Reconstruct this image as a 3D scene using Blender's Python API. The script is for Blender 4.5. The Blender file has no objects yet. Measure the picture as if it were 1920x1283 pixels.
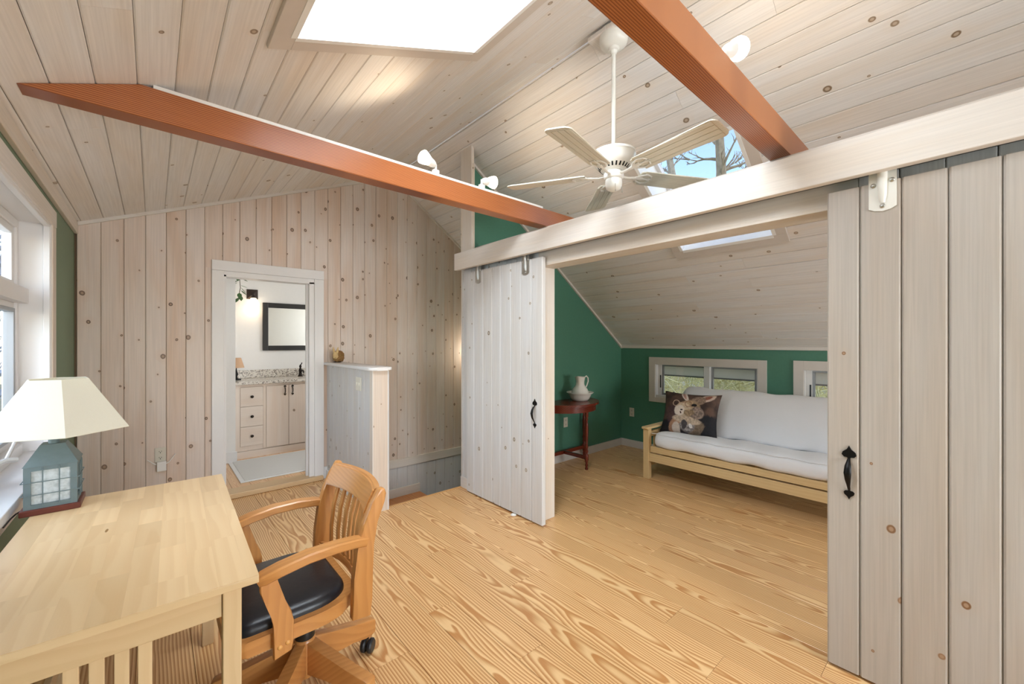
import bpy, bmesh, math, random
from mathutils import Vector, Matrix, Euler
RN = random.Random(11)
SC = bpy.context.scene
COL = SC.collection
PI = math.pi

# ------------------------------------------------------------------ camera
cam_d = bpy.data.cameras.new('camera')
cam = bpy.data.objects.new('camera', cam_d); COL.objects.link(cam)
cam_d.sensor_fit = 'HORIZONTAL'; cam_d.sensor_width = 36.0
cam_d.lens = 36.0 * 765.0 / 1920.0
cam_d.clip_start = 0.05; cam_d.clip_end = 200
cam.location = (0, 0, 1.4)
cam.rotation_euler = (PI / 2, 0, -math.radians(41.34))
SC.camera = cam

# ------------------------------------------------------------------ world, daylight, added fills, exposure
W = bpy.data.worlds.new('sky'); SC.world = W; W.use_nodes = True
_nt = W.node_tree; _bg = _nt.nodes['Background']
_sky = _nt.nodes.new('ShaderNodeTexSky'); _sky.sky_type = 'NISHITA'
_sky.sun_disc = False; _sky.sun_elevation = math.radians(38); _sky.sun_rotation = math.radians(200)
_sky.altitude = 50; _sky.air_density = 1.1; _sky.dust_density = 0.6; _sky.ozone_density = 1.4
_nt.links.new(_sky.outputs[0], _bg.inputs[0]); _bg.inputs[1].default_value = 0.34

def area(name, loc, target, sx, sy, power, col=(1, 1, 1)):
    d = bpy.data.lights.new(name, 'AREA'); d.shape = 'RECTANGLE'; d.size = sx; d.size_y = sy
    d.energy = power; d.color = col
    o = bpy.data.objects.new(name, d); COL.objects.link(o); o.location = loc
    o.rotation_euler = (Vector(target) - Vector(loc)).to_track_quat('-Z', 'Y').to_euler()
    return o
area('daylight_rear_window', (1.35, -2.62, 1.35), (1.2, 0, 1.35), 1.4, 1.7, 95, (0.9, 0.95, 1.0))
area('daylight_left_window', (-1.9, 2.6, 1.75), (1.0, 2.4, 1.1), 2.6, 1.8, 88, (0.76, 0.88, 1.0))
area('daylight_skylight', (0.62, 1.2, 3.25), (1.0, 1.2, 2.2), 0.8, 1.1, 62, (0.88, 0.95, 1.0))
area('fill_alcove', (3.6, -2.62, 1.0), (3.6, 0, 0.8), 1.2, 1.1, 66, (0.9, 0.96, 1.0))  # added fill that brightens the alcove from an unseen end
area('fill_bathroom', (2.58, 5.1, 1.7), (0.9, 5.25, 1.0), 0.8, 1.0, 13, (0.92, 0.96, 1.0))  # added fill that brightens the bathroom, source out of view

_sun = bpy.data.lights.new('sun', 'SUN'); _sun.energy = 3.0; _sun.angle = .02; _sun.color = (1.0, .95, .86)
_so = bpy.data.objects.new('sun', _sun); COL.objects.link(_so); _so.location = (2, 12, 9); _so.rotation_euler = Vector((-.38, -.72, -.58)).to_track_quat('-Z', 'Y').to_euler()
SC.view_settings.view_transform = 'Standard'; SC.view_settings.look = 'None'
SC.view_settings.gamma = 1.0; SC.view_settings.use_curve_mapping = False
SC.view_settings.exposure = 0.26

# ------------------------------------------------------------------ node helpers
def srgb(r, g, b):
    f = lambda c: (c / 255) / 12.92 if c <= 10 else (((c / 255) + .055) / 1.055) ** 2.4
    return (f(r), f(g), f(b), 1.0)
class NT:
    def __init__(s, name):
        s.m = bpy.data.materials.new(name); s.m.use_nodes = True
        s.t = s.m.node_tree; s.b = s.t.nodes['Principled BSDF']; s.out = s.t.nodes['Material Output']
    def n(s, ty, **kw):
        x = s.t.nodes.new(ty)
        for k, v in kw.items(): setattr(x, k, v)
        return x
    def set(s, sock, v):
        if v is None: return
        if isinstance(v, bpy.types.NodeSocket): s.t.links.new(v, sock)
        else:
            try: sock.default_value = v
            except Exception:
                sock.default_value = tuple(v)[:3]
    def ma(s, op, a, b=None, c=None, clamp=False):
        x = s.n('ShaderNodeMath', operation=op); x.use_clamp = clamp
        for i, v in enumerate((a, b, c)): s.set(x.inputs[i], v)
        return x.outputs[0]
    def vm(s, op, a, b=None, scale=None):
        x = s.n('ShaderNodeVectorMath', operation=op)
        s.set(x.inputs[0], a); s.set(x.inputs[1], b)
        if scale is not None: s.set(x.inputs['Scale'], scale)
        return x.outputs['Value'] if op in ('LENGTH', 'DISTANCE', 'DOT_PRODUCT') else x.outputs[0]
    def comb(s, a, b, c=0.0):
        x = s.n('ShaderNodeCombineXYZ')
        for i, v in enumerate((a, b, c)): s.set(x.inputs[i], v)
        return x.outputs[0]
    def sep(s, v):
        x = s.n('ShaderNodeSeparateXYZ'); s.set(x.inputs[0], v); return x.outputs
    def noise(s, v, scale=1.0, detail=2.0, rough=.5, dist=0.0):
        x = s.n('ShaderNodeTexNoise'); s.set(x.inputs['Vector'], v)
        x.inputs['Scale'].default_value = scale; x.inputs['Detail'].default_value = detail
        x.inputs['Roughness'].default_value = rough; x.inputs['Distortion'].default_value = dist
        return x.outputs['Fac']
    def smooth(s, v, a, b, lo=0.0, hi=1.0):
        x = s.n('ShaderNodeMapRange'); x.interpolation_type = 'SMOOTHSTEP'
        s.set(x.inputs[0], v)
        for i, q in enumerate((a, b, lo, hi)): s.set(x.inputs[i + 1], q)
        return x.outputs[0]
    def mix(s, f, a, b, mode='MIX'):
        x = s.n('ShaderNodeMix', data_type='RGBA', blend_type=mode)
        s.set(x.inputs[0], f); s.set(x.inputs[6], a); s.set(x.inputs[7], b)
        return x.outputs[2]
    def obj(s): return s.n('ShaderNodeTexCoord').outputs['Object']
    def rand(s): return s.n('ShaderNodeObjectInfo').outputs['Random']
    def bump(s, h, strength=.2, dist=.01):
        x = s.n('ShaderNodeBump'); x.inputs['Strength'].default_value = strength
        x.inputs['Distance'].default_value = dist; s.set(x.inputs['Height'], h)
        s.t.links.new(x.outputs[0], s.b.inputs['Normal'])
    def col(s, v): s.set(s.b.inputs['Base Color'], v)
    def p(s, **kw):
        for k, v in kw.items():
            s.set(s.b.inputs[k.replace('_', ' ')], v)
        return s
MC = {}
def plain(name, rgb, rough=.5, metal=0.0, var=.03, nscale=12.0, bump=0.0, spec=.5, sheen=0.0):
    if name in MC: return MC[name]
    k = NT(name); o = k.obj()
    f = k.noise(o, nscale, 3)
    c = srgb(*rgb); lo = tuple(x * (1 - var * 2) for x in c[:3]) + (1,); hi = tuple(min(1, x * (1 + var * 2)) for x in c[:3]) + (1,)
    k.col(k.mix(f, lo, hi)); k.p(Roughness=rough, Metallic=metal)
    k.b.inputs['Specular IOR Level'].default_value = spec
    if bump: k.bump(k.noise(o, nscale * 8, 4), bump, .004)
    if sheen: k.b.inputs['Sheen Weight'].default_value = sheen
    MC[name] = k.m; return k.m
def axes(k, axis):
    x, y, z = k.sep(k.obj())
    if axis == 'X': return x, y, z, k.ma('ADD', y, z)
    if axis == 'XZ': return x, y, z, z
    if axis == 'XY': return x, z, y, y
    if axis == 'Y': return y, x, z, k.ma('ADD', x, z)
    return z, x, y, k.ma('ADD', x, y)

def pine(name, pale, warm, kd=.22, axis='B', rough=.45, kmin=.004, kmax=.012, S=5.0, ring=(92, 66, 44), heart=(150, 116, 82), grain=.10, tintvar=.5):
    """whitewashed knotty pine; axis 'B' = board (x along, y across)"""
    key = name + axis
    if key in MC: return MC[key]
    k = NT(key); r = k.rand()
    if axis == 'B':
        x, y, z = k.sep(k.obj()); u, v = x, y
    else:
        u, _, _, v = axes(k, axis)
    uo = k.ma('MULTIPLY_ADD', r, 53.7, u); vo = k.ma('MULTIPLY_ADD', r, 31.3, v)
    fine = k.noise(k.comb(k.ma('MULTIPLY', uo, 2.2), k.ma('MULTIPLY', vo, 110.0)), 1.0, 3, .6)
    broad = k.noise(k.comb(k.ma('MULTIPLY', uo, 1.1), k.ma('MULTIPLY', vo, 9.0)), 1.0, 2, .5, .4)
    rr = k.ma('FRACT', k.ma('MULTIPLY', r, 7.31))
    t = k.ma('ADD', k.ma('MULTIPLY', k.smooth(broad, .35, .75), .55), k.ma('MULTIPLY', k.ma('SUBTRACT', rr, .3), tintvar), clamp=True)
    c = k.mix(t, srgb(*pale), srgb(*warm))
    g = k.smooth(fine, .25, .75, 1 - grain, 1 + grain * .35)
    c = k.mix(1.0, c, k.comb(g, g, g), 'MULTIPLY')
    wn = k.noise(k.comb(k.ma('MULTIPLY', uo, 9.0), k.ma('MULTIPLY', vo, 14.0)), 1.0, 2)
    pu = k.ma('MULTIPLY_ADD', wn, .012, k.ma('MULTIPLY', uo, .85)); pv = k.ma('MULTIPLY_ADD', wn, -.008, vo)
    vo_n = k.n('ShaderNodeTexVoronoi', voronoi_dimensions='2D'); vo_n.inputs['Scale'].default_value = S
    k.set(vo_n.inputs['Vector'], k.comb(pu, pv))
    d = k.ma('DIVIDE', vo_n.outputs['Distance'], S)
    cr, cg, cb = [q for q in k.sep(vo_n.outputs['Color'])]
    pres = k.ma('GREATER_THAN', cr, 1 - kd)
    rad = k.ma('MULTIPLY_ADD', k.ma('POWER', cg, 2.0), kmax - kmin, kmin)
    tt = k.ma('DIVIDE', d, rad)
    kn = k.ma('MULTIPLY', k.smooth(tt, .8, 1.15, 1, 0), pres)
    rg = k.ma('MULTIPLY', k.ma('MULTIPLY', k.smooth(tt, .35, .7), kn), k.ma('MULTIPLY_ADD', cb, .5, .5))
    halo = k.ma('MULTIPLY', k.ma('MULTIPLY', k.smooth(tt, 1.0, 4.5, 1, 0), pres), .28)
    c = k.mix(halo, c, srgb(*warm)); c = k.mix(k.ma('MULTIPLY', kn, .7), c, srgb(*heart)); c = k.mix(k.ma('MULTIPLY', rg, .95), c, srgb(*ring))
    k.col(c); k.p(Roughness=rough); k.bump(fine, .06, .003)
    MC[key] = k.m; return k.m

def rings(name, light, dark, axis='X', freq=95.0, amp=.05, ulen=.9, rough=.3, coat=0.0, contrast=1.0, tint=.12, straight=0.0, spec=.5):
    """flat-sawn grain with growth rings"""
    key = name + axis
    if key in MC: return MC[key]
    k = NT(key); r = k.rand(); r2 = k.ma('FRACT', k.ma('MULTIPLY', r, 13.7)); r3 = k.ma('FRACT', k.ma('MULTIPLY', r, 29.1))
    if axis == 'B':
        x, y, z = k.sep(k.obj()); u, v = x, y
    else: u, _, _, v = axes(k, axis)
    uo = k.ma('MULTIPLY_ADD', r, 47.0, u)
    n1 = k.noise(k.comb(k.ma('MULTIPLY', uo, ulen), k.ma('MULTIPLY', v, 3.0), k.ma('MULTIPLY', r2, 20.0)), 1.0, 2.5, .55)
    n2 = k.noise(k.comb(k.ma('MULTIPLY', uo, ulen * 5), k.ma('MULTIPLY', v, 16.0), r3), 1.0, 2)
    w = k.ma('ADD', k.ma('MULTIPLY_ADD', r3, .05, .008), k.ma('ADD', k.ma('MULTIPLY', k.ma('SUBTRACT', n1, .5), amp * 4), k.ma('MULTIPLY', k.ma('SUBTRACT', n2, .5), amp * .22)))
    v0 = k.ma('SUBTRACT', v, k.ma('MULTIPLY_ADD', r2, .14, .02))
    rad = k.vm('LENGTH', k.comb(v0, w)) if not straight else k.ma('ADD', v, k.ma('MULTIPLY', w, straight))
    ph = k.ma('FRACT', k.ma('MULTIPLY', rad, freq))
    prof = k.ma('MULTIPLY', k.smooth(ph, .1, .8), k.smooth(ph, .86, 1.0, 1, 0))
    fine = k.noise(k.comb(k.ma('MULTIPLY', uo, 5.0), k.ma('MULTIPLY', v, 260.0)), 1.0, 2)
    pf = k.ma('MULTIPLY', k.ma('MULTIPLY_ADD', prof, .85, k.ma('MULTIPLY', k.ma('SUBTRACT', fine, .5), .5)), contrast, clamp=True)
    c = k.mix(pf, srgb(*light), srgb(*dark))
    tv = k.ma('MULTIPLY_ADD', k.ma('SUBTRACT', r2, .5), tint * 2, 1.0)
    c = k.mix(1.0, c, k.comb(tv, k.ma('MULTIPLY_ADD', k.ma('SUBTRACT', r2, .5), tint * 2.3, 1.0), k.ma('MULTIPLY_ADD', k.ma('SUBTRACT', r2, .5), tint * 2.8, 1.0)), 'MULTIPLY')
    k.col(c); k.p(Roughness=rough); k.b.inputs['Coat Weight'].default_value = coat; k.b.inputs['Coat Roughness'].default_value = .12
    k.b.inputs['Specular IOR Level'].default_value = spec
    MC[key] = k.m; return k.m
def emis(name, rgb, strength):
    if name in MC: return MC[name]
    k = NT(name); k.col(srgb(*rgb)); k.b.inputs['Emission Color'].default_value = srgb(*rgb); k.b.inputs['Emission Strength'].default_value = strength
    MC[name] = k.m; return k.m
def glass(name, tint=(1, 1, 1, 1), gl=.06, diff=0.0, rough=.02):
    if name in MC: return MC[name]
    k = NT(name); t = k.n('ShaderNodeBsdfTransparent'); t.inputs[0].default_value = tint
    g = k.n('ShaderNodeBsdfGlossy'); g.inputs['Roughness'].default_value = rough
    m = k.n('ShaderNodeMixShader'); m.inputs[0].default_value = gl
    k.t.links.new(t.outputs[0], m.inputs[1]); k.t.links.new(g.outputs[0], m.inputs[2]); last = m
    if diff:
        dd = k.n('ShaderNodeBsdfDiffuse'); dd.inputs[0].default_value = (.8, .85, .85, 1)
        tr = k.n('ShaderNodeBsdfTranslucent'); tr.inputs[0].default_value = (.8, .85, .85, 1)
        a = k.n('ShaderNodeAddShader'); k.t.links.new(dd.outputs[0], a.inputs[0]); k.t.links.new(tr.outputs[0], a.inputs[1])
        f = k.noise(k.obj(), 60, 3); m2 = k.n('ShaderNodeMixShader'); k.set(m2.inputs[0], k.ma('MULTIPLY', k.smooth(f, .2, .8, .55, 1), diff))
        k.t.links.new(m.outputs[0], m2.inputs[1]); k.t.links.new(dd.outputs[0], m2.inputs[2]); last = m2
    k.t.links.new(last.outputs[0], k.out.inputs[0]); MC[name] = k.m; return k.m

# ------------------------------------------------------------------ mesh helpers
def box(bm, x0, x1, y0, y1, z0, z1, M=None):
    vs = [bm.verts.new((x, y, z)) for x in (x0, x1) for y in (y0, y1) for z in (z0, z1)]
    if M is not None:
        for v in vs: v.co = M @ v.co
    fs = [(0, 1, 3, 2), (4, 6, 7, 5), (0, 4, 5, 1), (2, 3, 7, 6), (0, 2, 6, 4), (1, 5, 7, 3)]
    return [bm.faces.new([vs[i] for i in f]) for f in fs]
def bevel(bm, w, seg=2):
    bmesh.ops.bevel(bm, geom=bm.edges[:], offset=w, segments=seg, affect='EDGES', profile=.5, clamp_overlap=True)
def prism(bm, poly, w0, w1, M=None):
    M = M or Matrix()
    a = [bm.verts.new(M @ Vector((p[0], p[1], w0))) for p in poly]; b = [bm.verts.new(M @ Vector((p[0], p[1], w1))) for p in poly]
    n = len(poly); bm.faces.new(a[::-1]); bm.faces.new(b)
    for i in range(n): bm.faces.new((a[i], a[(i + 1) % n], b[(i + 1) % n], b[i]))
def lathe(bm, prof, seg=20, M=None, cap=True):
    M = M or Matrix(); rows = []
    for r, z in prof:
        rows.append([bm.verts.new(M @ Vector((r * math.cos(2 * PI * i / seg), r * math.sin(2 * PI * i / seg), z))) for i in range(seg)])
    for a, b in zip(rows, rows[1:]):
        for i in range(seg): bm.faces.new((a[i], a[(i + 1) % seg], b[(i + 1) % seg], b[i]))
    if cap:
        if prof[0][0] > 1e-4: bm.faces.new(rows[0][::-1])
        if prof[-1][0] > 1e-4: bm.faces.new(rows[-1])
def tube(bm, pts, rad, seg=8, flat=None, M=None, cap=True):
    pts = [Vector(p) for p in pts]; n = len(pts); rows = []
    if not isinstance(rad, (list, tuple)): rad = [rad] * n
    up = None
    for i, p in enumerate(pts):
        t = (pts[min(i + 1, n - 1)] - pts[max(i - 1, 0)]).normalized()
        if up is None:
            up = Vector((0, 0, 1)) if abs(t.z) < .9 else Vector((1, 0, 0))
        s = t.cross(up).normalized(); up = s.cross(t).normalized()
        row = []
        for k in range(seg):
            a = 2 * PI * k / seg; fx, fy = (1, 1) if flat is None else flat
            q = p + (s * math.cos(a) * fx + up * math.sin(a) * fy) * rad[i]
            row.append(bm.verts.new(M @ q if M else q))
        rows.append(row)
    for a, b in zip(rows, rows[1:]):
        for k in range(seg): bm.faces.new((a[k], a[(k + 1) % seg], b[(k + 1) % seg], b[k]))
    if cap: bm.faces.new(rows[0][::-1]); bm.faces.new(rows[-1])
def sweep(bm, pts, hw, hh, side, M=None):
    """rectangular section swept along pts; side = fixed side vector; hw/hh half sizes (scalar or list)"""
    pts = [Vector(p) for p in pts]; n = len(pts); rows = []; side = Vector(side).normalized()
    L = lambda v, i: v[i] if isinstance(v, (list, tuple)) else v
    for i, p in enumerate(pts):
        t = (pts[min(i + 1, n - 1)] - pts[max(i - 1, 0)]).normalized(); u = side.cross(t).normalized()
        a, b = L(hw, i), L(hh, i)
        row = []
        for sx, sy in ((-1, -.7), (-.8, -1), (.8, -1), (1, -.7), (1, .7), (.8, 1), (-.8, 1), (-1, .7)):
            q = p + side * sx * a + u * sy * b; row.append(bm.verts.new(M @ q if M else q))
        rows.append(row)
    m = len(rows[0])
    for a, b in zip(rows, rows[1:]):
        for k in range(m): bm.faces.new((a[k], a[(k + 1) % m], b[(k + 1) % m], b[k]))
    bm.faces.new(rows[0][::-1]); bm.faces.new(rows[-1])
def ico(bm, c, r, sub=2, sc=(1, 1, 1), M=None):
    res = bmesh.ops.create_icosphere(bm, subdivisions=sub, radius=1.0)
    for v in res['verts']:
        q = Vector((v.co.x * sc[0] * r, v.co.y * sc[1] * r, v.co.z * sc[2] * r))
        if M: q = M @ q
        v.co = q + Vector(c)
    return res['verts']
def link(name, me, mat=None, parent=None):
    o = bpy.data.objects.new(name, me); COL.objects.link(o)
    if mat is not None and not me.materials: me.materials.append(mat)
    if parent is not None: o.parent = parent
    return o
def fin(name, bm, mat, parent=None, smooth=False, loc=None, angle=40):
    bmesh.ops.recalc_face_normals(bm, faces=bm.faces[:])
    me = bpy.data.meshes.new(name); bm.to_mesh(me); bm.free()
    if smooth:
        me.polygons.foreach_set('use_smooth', [True] * len(me.polygons))
        me.set_sharp_from_angle(angle=math.radians(angle))
    o = link(name, me, mat, parent)
    if loc is not None: o.location = loc
    return o
def B(name, x0, x1, y0, y1, z0, z1, mat, parent=None, bev=0.0, M=None):
    bm = bmesh.new(); box(bm, x0, x1, y0, y1, z0, z1)
    if bev: bevel(bm, bev)
    if M is not None: bm.transform(M)
    return fin(name, bm, mat, parent)
def tag(o, label, cat, group=None, kind=None):
    o['label'] = label; o['category'] = cat
    if group: o['group'] = group
    if kind: o['kind'] = kind
    return o
def thing(name, label, cat, loc=(0, 0, 0), rz=0.0, group=None, kind=None):
    o = bpy.data.objects.new(name, None); COL.objects.link(o); o.empty_display_size = .05
    o.location = loc; o.rotation_euler = (0, 0, rz); return tag(o, label, cat, group, kind)
def frame(o, xd, yd):
    xd = Vector(xd).normalized(); yd = Vector(yd).normalized(); zd = xd.cross(yd)
    m = Matrix((xd, yd, zd)).transposed().to_4x4(); m.translation = Vector(o); return m
BC = {}
def board(parent, mat, origin, xd, yd, L, w, t=.016, ch=.004, g=.0009, s=0.0, e=0.0, name='board'):
    """tongue-and-groove board, x along, y across, finished face at local z=0; s,e = end skew per metre across"""
    key = tuple(round(q, 4) for q in (L, w, t, ch, g, s, e)) + (mat.name,)
    me = BC.get(key)
    if me is None:
        prof = [(g, -t), (g, -ch), (g + ch, 0), (w - g - ch, 0), (w - g, -ch), (w - g, -t)]
        vs = [(s * y, y, z) for y, z in prof] + [(L + e * y, y, z) for y, z in prof]
        fs = [(i, i + 6, i + 7, i + 1) for i in range(5)] + [(0, 1, 2, 3, 4, 5), (11, 10, 9, 8, 7, 6)]
        me = bpy.data.meshes.new(name); me.from_pydata(vs, [], [f[::-1] for f in fs]); me.materials.append(mat); BC[key] = me
    o = link(name, me, None, parent); o.matrix_local = frame(origin, xd, yd); return o

# ------------------------------------------------------------------ materials
M_CEIL = pine('pine_ceiling', (235, 232, 230), (230, 218, 205), kd=.38, kmin=.006, kmax=.018, S=4.6, ring=(112, 88, 62), heart=(172, 146, 114), tintvar=.55)
M_WALL = pine('pine_wall', (228, 214, 203), (218, 190, 166), kd=.7, kmin=.005, kmax=.017, S=6.0, ring=(78, 54, 38), heart=(150, 116, 84), tintvar=.65)
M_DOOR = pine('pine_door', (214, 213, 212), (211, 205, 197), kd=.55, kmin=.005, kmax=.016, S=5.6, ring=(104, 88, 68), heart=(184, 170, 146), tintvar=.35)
M_DOOR_DIM = pine('pine_door_dim_light', (186, 179, 171), (181, 167, 152), kd=.3, kmin=.005, kmax=.016, S=4.4, ring=(120, 84, 52), heart=(160, 118, 78), tintvar=.4)  # same pine as the other door, dimmer warmer light put into its colour
M_TRIMX = pine('pine_trim', (226, 219, 211), (222, 207, 188), kd=.05, S=4, axis='X', grain=.07)
M_TRIMY = pine('pine_trim', (226, 219, 211), (222, 207, 188), kd=.05, S=4, axis='Y', grain=.07)
M_TRIMZ = pine('pine_trim', (226, 219, 211), (222, 207, 188), kd=.05, S=4, axis='Z', grain=.07)
M_WHITE = plain('white_painted_wood', (232, 230, 228), .4, var=.015, nscale=6)
M_WHITEP = plain('white_plastic', (236, 235, 230), .35, var=.01)
M_FANW = plain('fan_white_enamel', (234, 233, 226), .3, var=.01)
M_GREEN = plain('green_wall_paint', (80, 134, 112), .55, var=.04, nscale=40, bump=.05)
M_GREEN_LIT = plain('green_wall_paint_lit', (112, 132, 106), .6, var=.03, nscale=40, bump=.05)  # same green paint as the alcove, lit tone put into its colour
M_BATHW = plain('bathroom_white_paint', (240, 238, 234), .6, var=.01, nscale=30)
M_FLOOR = rings('heart_pine_floor', (238, 199, 144), (194, 136, 80), 'B', freq=78, amp=.06, ulen=.8, rough=.3, contrast=1.15, tint=.06, spec=.45)
M_FLOORB = rings('bath_pine_floor', (232, 194, 148), (208, 152, 104), 'B', freq=95, amp=.05, ulen=.9, rough=.35, contrast=.8, tint=.05)
M_FLOORX = rings('floor_nosing', (222, 172, 112), (190, 130, 74), 'X', freq=70, amp=.03, rough=.3, contrast=.5, tint=.03)
M_OAKSILL = rings('oak_threshold', (216, 184, 140), (190, 150, 104), 'X', freq=60, amp=.03, rough=.4, contrast=.5, tint=.03)
M_BEAM = lambda ax: rings('fir_beam', (186, 116, 66), (130, 64, 28), ax, freq=130, amp=.018, ulen=.35, rough=.28, contrast=1.1, tint=.02, straight=.5)
M_SUB = plain('subfloor_brown', (96, 74, 52), .8)  # brown slab under the planks
M_DECK = plain('roof_sheathing', (120, 98, 76), .8)
M_BLACK = plain('black_iron', (22, 21, 21), .42, .6, nscale=60, bump=.08)
M_STEEL = plain('brushed_steel', (190, 190, 186), .3, .9)
M_DARK = plain('dark_void', (12, 11, 10), .8)
M_GLASS = glass('window_glass')

# ------------------------------------------------------------------ room dimensions
XL, XR, YB, YG, YR = -.44, 4.80, 4.42, 3.20, -2.40      # left wall, knee wall, back wall, alcove wall, rear wall
SL, SR = .404, -.7152
zL = lambda x: 2.462 + SL * x
zR = lambda x: 4.772 + SR * x
XRIDGE = (4.772 - 2.462) / (SL - SR); ZRIDGE = zL(XRIDGE)
def roofz(x): return min(zL(x), zR(x))

# ------------------------------------------------------------------ floor
bm = bmesh.new()
box(bm, XL - .15, XR + .15, YR - .15, 3.29, -.16, -.02)
box(bm, XL - .15, 1.47, 3.29, YB + .1, -.16, -.02)
floor = tag(fin('floor', bm, M_SUB), 'honey pine plank floor with bold grain across the room and alcove', 'floor', kind='structure')
seams = [XL, -.24, -.055, .135, .32, .506, .692, .871, 1.066, 1.21, 1.355, 1.53]
while seams[-1] < XR - .2: seams.append(seams[-1] + RN.choice((.155, .175, .185, .19)))
seams.append(XR)
for a, b in zip(seams, seams[1:]):
    y = YR; yend = YB if b <= 1.36 else (3.275 if a < 2.3 else YG)
    if a < 1.47 < b and yend > 3.3: yend = 3.275
    first = True
    while y < yend - .01:
        L = RN.uniform(.5, 2.2) if first else RN.uniform(1.5, 3.0); first = False
        if yend - (y + L) < .5: L = yend - y
        board(floor, M_FLOOR, (b, y, 0), (0, 1, 0), (-1, 0, 0), L - .0012, b - a, t=.019, ch=.0012, g=.0006, name='plank'); y += L
B('stair_nosing', 1.47, 2.27, 3.275, 3.31, -.03, .002, M_FLOORX, floor, .006)

# ------------------------------------------------------------------ ceilings
def ceiling(name, side, hole, label):
    sl, z0 = (SL, 2.462) if side == 'L' else (SR, 4.772)
    yd = Vector((1, 0, sl)).normalized(); c = yd.x
    xa, xb = (XL - .02, XRIDGE) if side == 'L' else (XRIDGE, XR + .02)
    O = Vector((0, 0, z0)); F = frame(O, (0, 1, 0), yd)     # local: x=Y, y=X/c, z=inward
    hx0, hx1, hy0, hy1 = hole
    bm = bmesh.new()
    ext = .25
    xa2 = xa - (.3 if side == 'L' else 0); xb2 = xb + (.3 if side == 'R' else 0)
    Y0, Y1 = YR - .15, YB + .1
    for (y0, y1, x0, x1) in ((Y0, hy0, xa2, xb2), (hy1, Y1, xa2, xb2), (hy0, hy1, xa2, hx0), (hy0, hy1, hx1, xb2)):
        box(bm, y0, y1, x0 / c, x1 / c, -.16, -.0165, F)
    par = tag(fin(name, bm, M_DECK), label, 'ceiling', kind='structure')
    pitch = .1190 if side == 'L' else .1035
    s0 = -.403 if side == 'L' else 2.8
    k0 = math.floor((xa - s0) / pitch); x = s0 + k0 * pitch
    while x < xb - .004:
        x0, x1 = max(x, xa), min(x + pitch, xb); x += pitch
        if x1 - x0 < .01: continue
        segs = []
        pieces = [(Y0 + .14, YB, x0, x1)]
        if x1 > hx0 and x0 < hx1:
            pieces = [(Y0 + .14, hy0, x0, x1), (hy1, YB, x0, x1)]
            if x0 < hx0 - .01: pieces.append((hy0, hy1, x0, hx0))
            if x1 > hx1 + .01: pieces.append((hy0, hy1, hx1, x1))
        for (y0, y1, a, b) in pieces:
            y = y0
            while y < y1 - .001:
                L = RN.uniform(2.2, 4.5)
                if y1 - (y + L) < 1.2: L = y1 - y
                o = F @ Vector((y, a / c, 0)); board(par, M_CEIL, o, (0, 1, 0), yd, L - .001, (b - a) / c); y += L
    return par, F, c
HL = (.425, 1.305, .60, 1.80)
HR = (2.79, 3.56, 1.02, 1.73)
ceilL, FL, cL = ceiling('ceiling_left', 'L', HL, 'whitewashed pine board ceiling slope above the desk')
ceilR, FR, cR = ceiling('ceiling_right', 'R', HR, 'steep whitewashed pine board ceiling slope above the futon alcove')

# ------------------------------------------------------------------ back wall (pine boards) with bathroom doorway
DX0, DX1, DZ = .472, 1.223, 1.99
bm = bmesh.new()
MW = frame((0, YB + .016, 0), (1, 0, 0), (0, 0, 1))      # local x=X, y=Z, z=-Y
def back_poly(x0, x1, z0):
    pts = [(x0, z0), (x1, z0), (x1, roofz(x1) + .05)]
    if x0 < XRIDGE < x1: pts.append((XRIDGE, ZRIDGE + .05))
    pts.append((x0, roofz(x0) + .05)); return pts
prism(bm, back_poly(XL - .1, DX0, -.1), -.10, 0, MW); prism(bm, back_poly(DX1, XR, -1.3), -.10, 0, MW)
prism(bm, back_poly(DX0, DX1, DZ), -.10, 0, MW)
wall_back = tag(fin('wall_back', bm, M_DECK), 'gable end wall of vertical knotty pine boards around the bathroom doorway', 'wall', kind='structure')
x = .082 - .1275 * 5
while x < 4.0:
    x0, x1 = max(x, XL), min(x + .1275, 4.0); x += .1275
    if x1 - x0 < .015: continue
    def vb(xa, xb, za):
        # x along z, y = -X: y=0 at xb
        sl = SL if (xa + xb) / 2 < XRIDGE else SR
        L = roofz(xb) if not (xa < XRIDGE < xb) else ZRIDGE
        sl = 0 if xa < XRIDGE < xb else sl
        board(wall_back, M_WALL, (xb, YB, za), (0, 0, 1), (-1, 0, 0), L - za, xb - xa, e=-sl)
    lo = .0 if x1 < 1.5 else .045
    if x1 <= DX0 - .03 or x0 >= DX1 + .03: vb(x0, x1, lo)
    else:
        vb(x0, x1, DZ + .06)
        if x0 < DX0 - .035: board(wall_back, M_WALL, (DX0 - .035, YB, 0), (0, 0, 1), (-1, 0, 0), DZ + .06, DX0 - .035 - x0)
        if x1 > DX1 + .035: board(wall_back, M_WALL, (x1, YB, 0), (0, 0, 1), (-1, 0, 0), DZ + .06, x1 - DX1 - .035)
# lower stairwell boards and the skirt band
x = 1.357
while x < 3.9:
    board(wall_back, M_DOOR, (x + .1275, YB, -1.2), (0, 0, 1), (-1, 0, 0), 1.16, .1275); x += .1275
B('skirt_board', 1.46, 3.9, YB - .018, YB + .002, -.052, .045, M_TRIMX, wall_back, .003)
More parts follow.
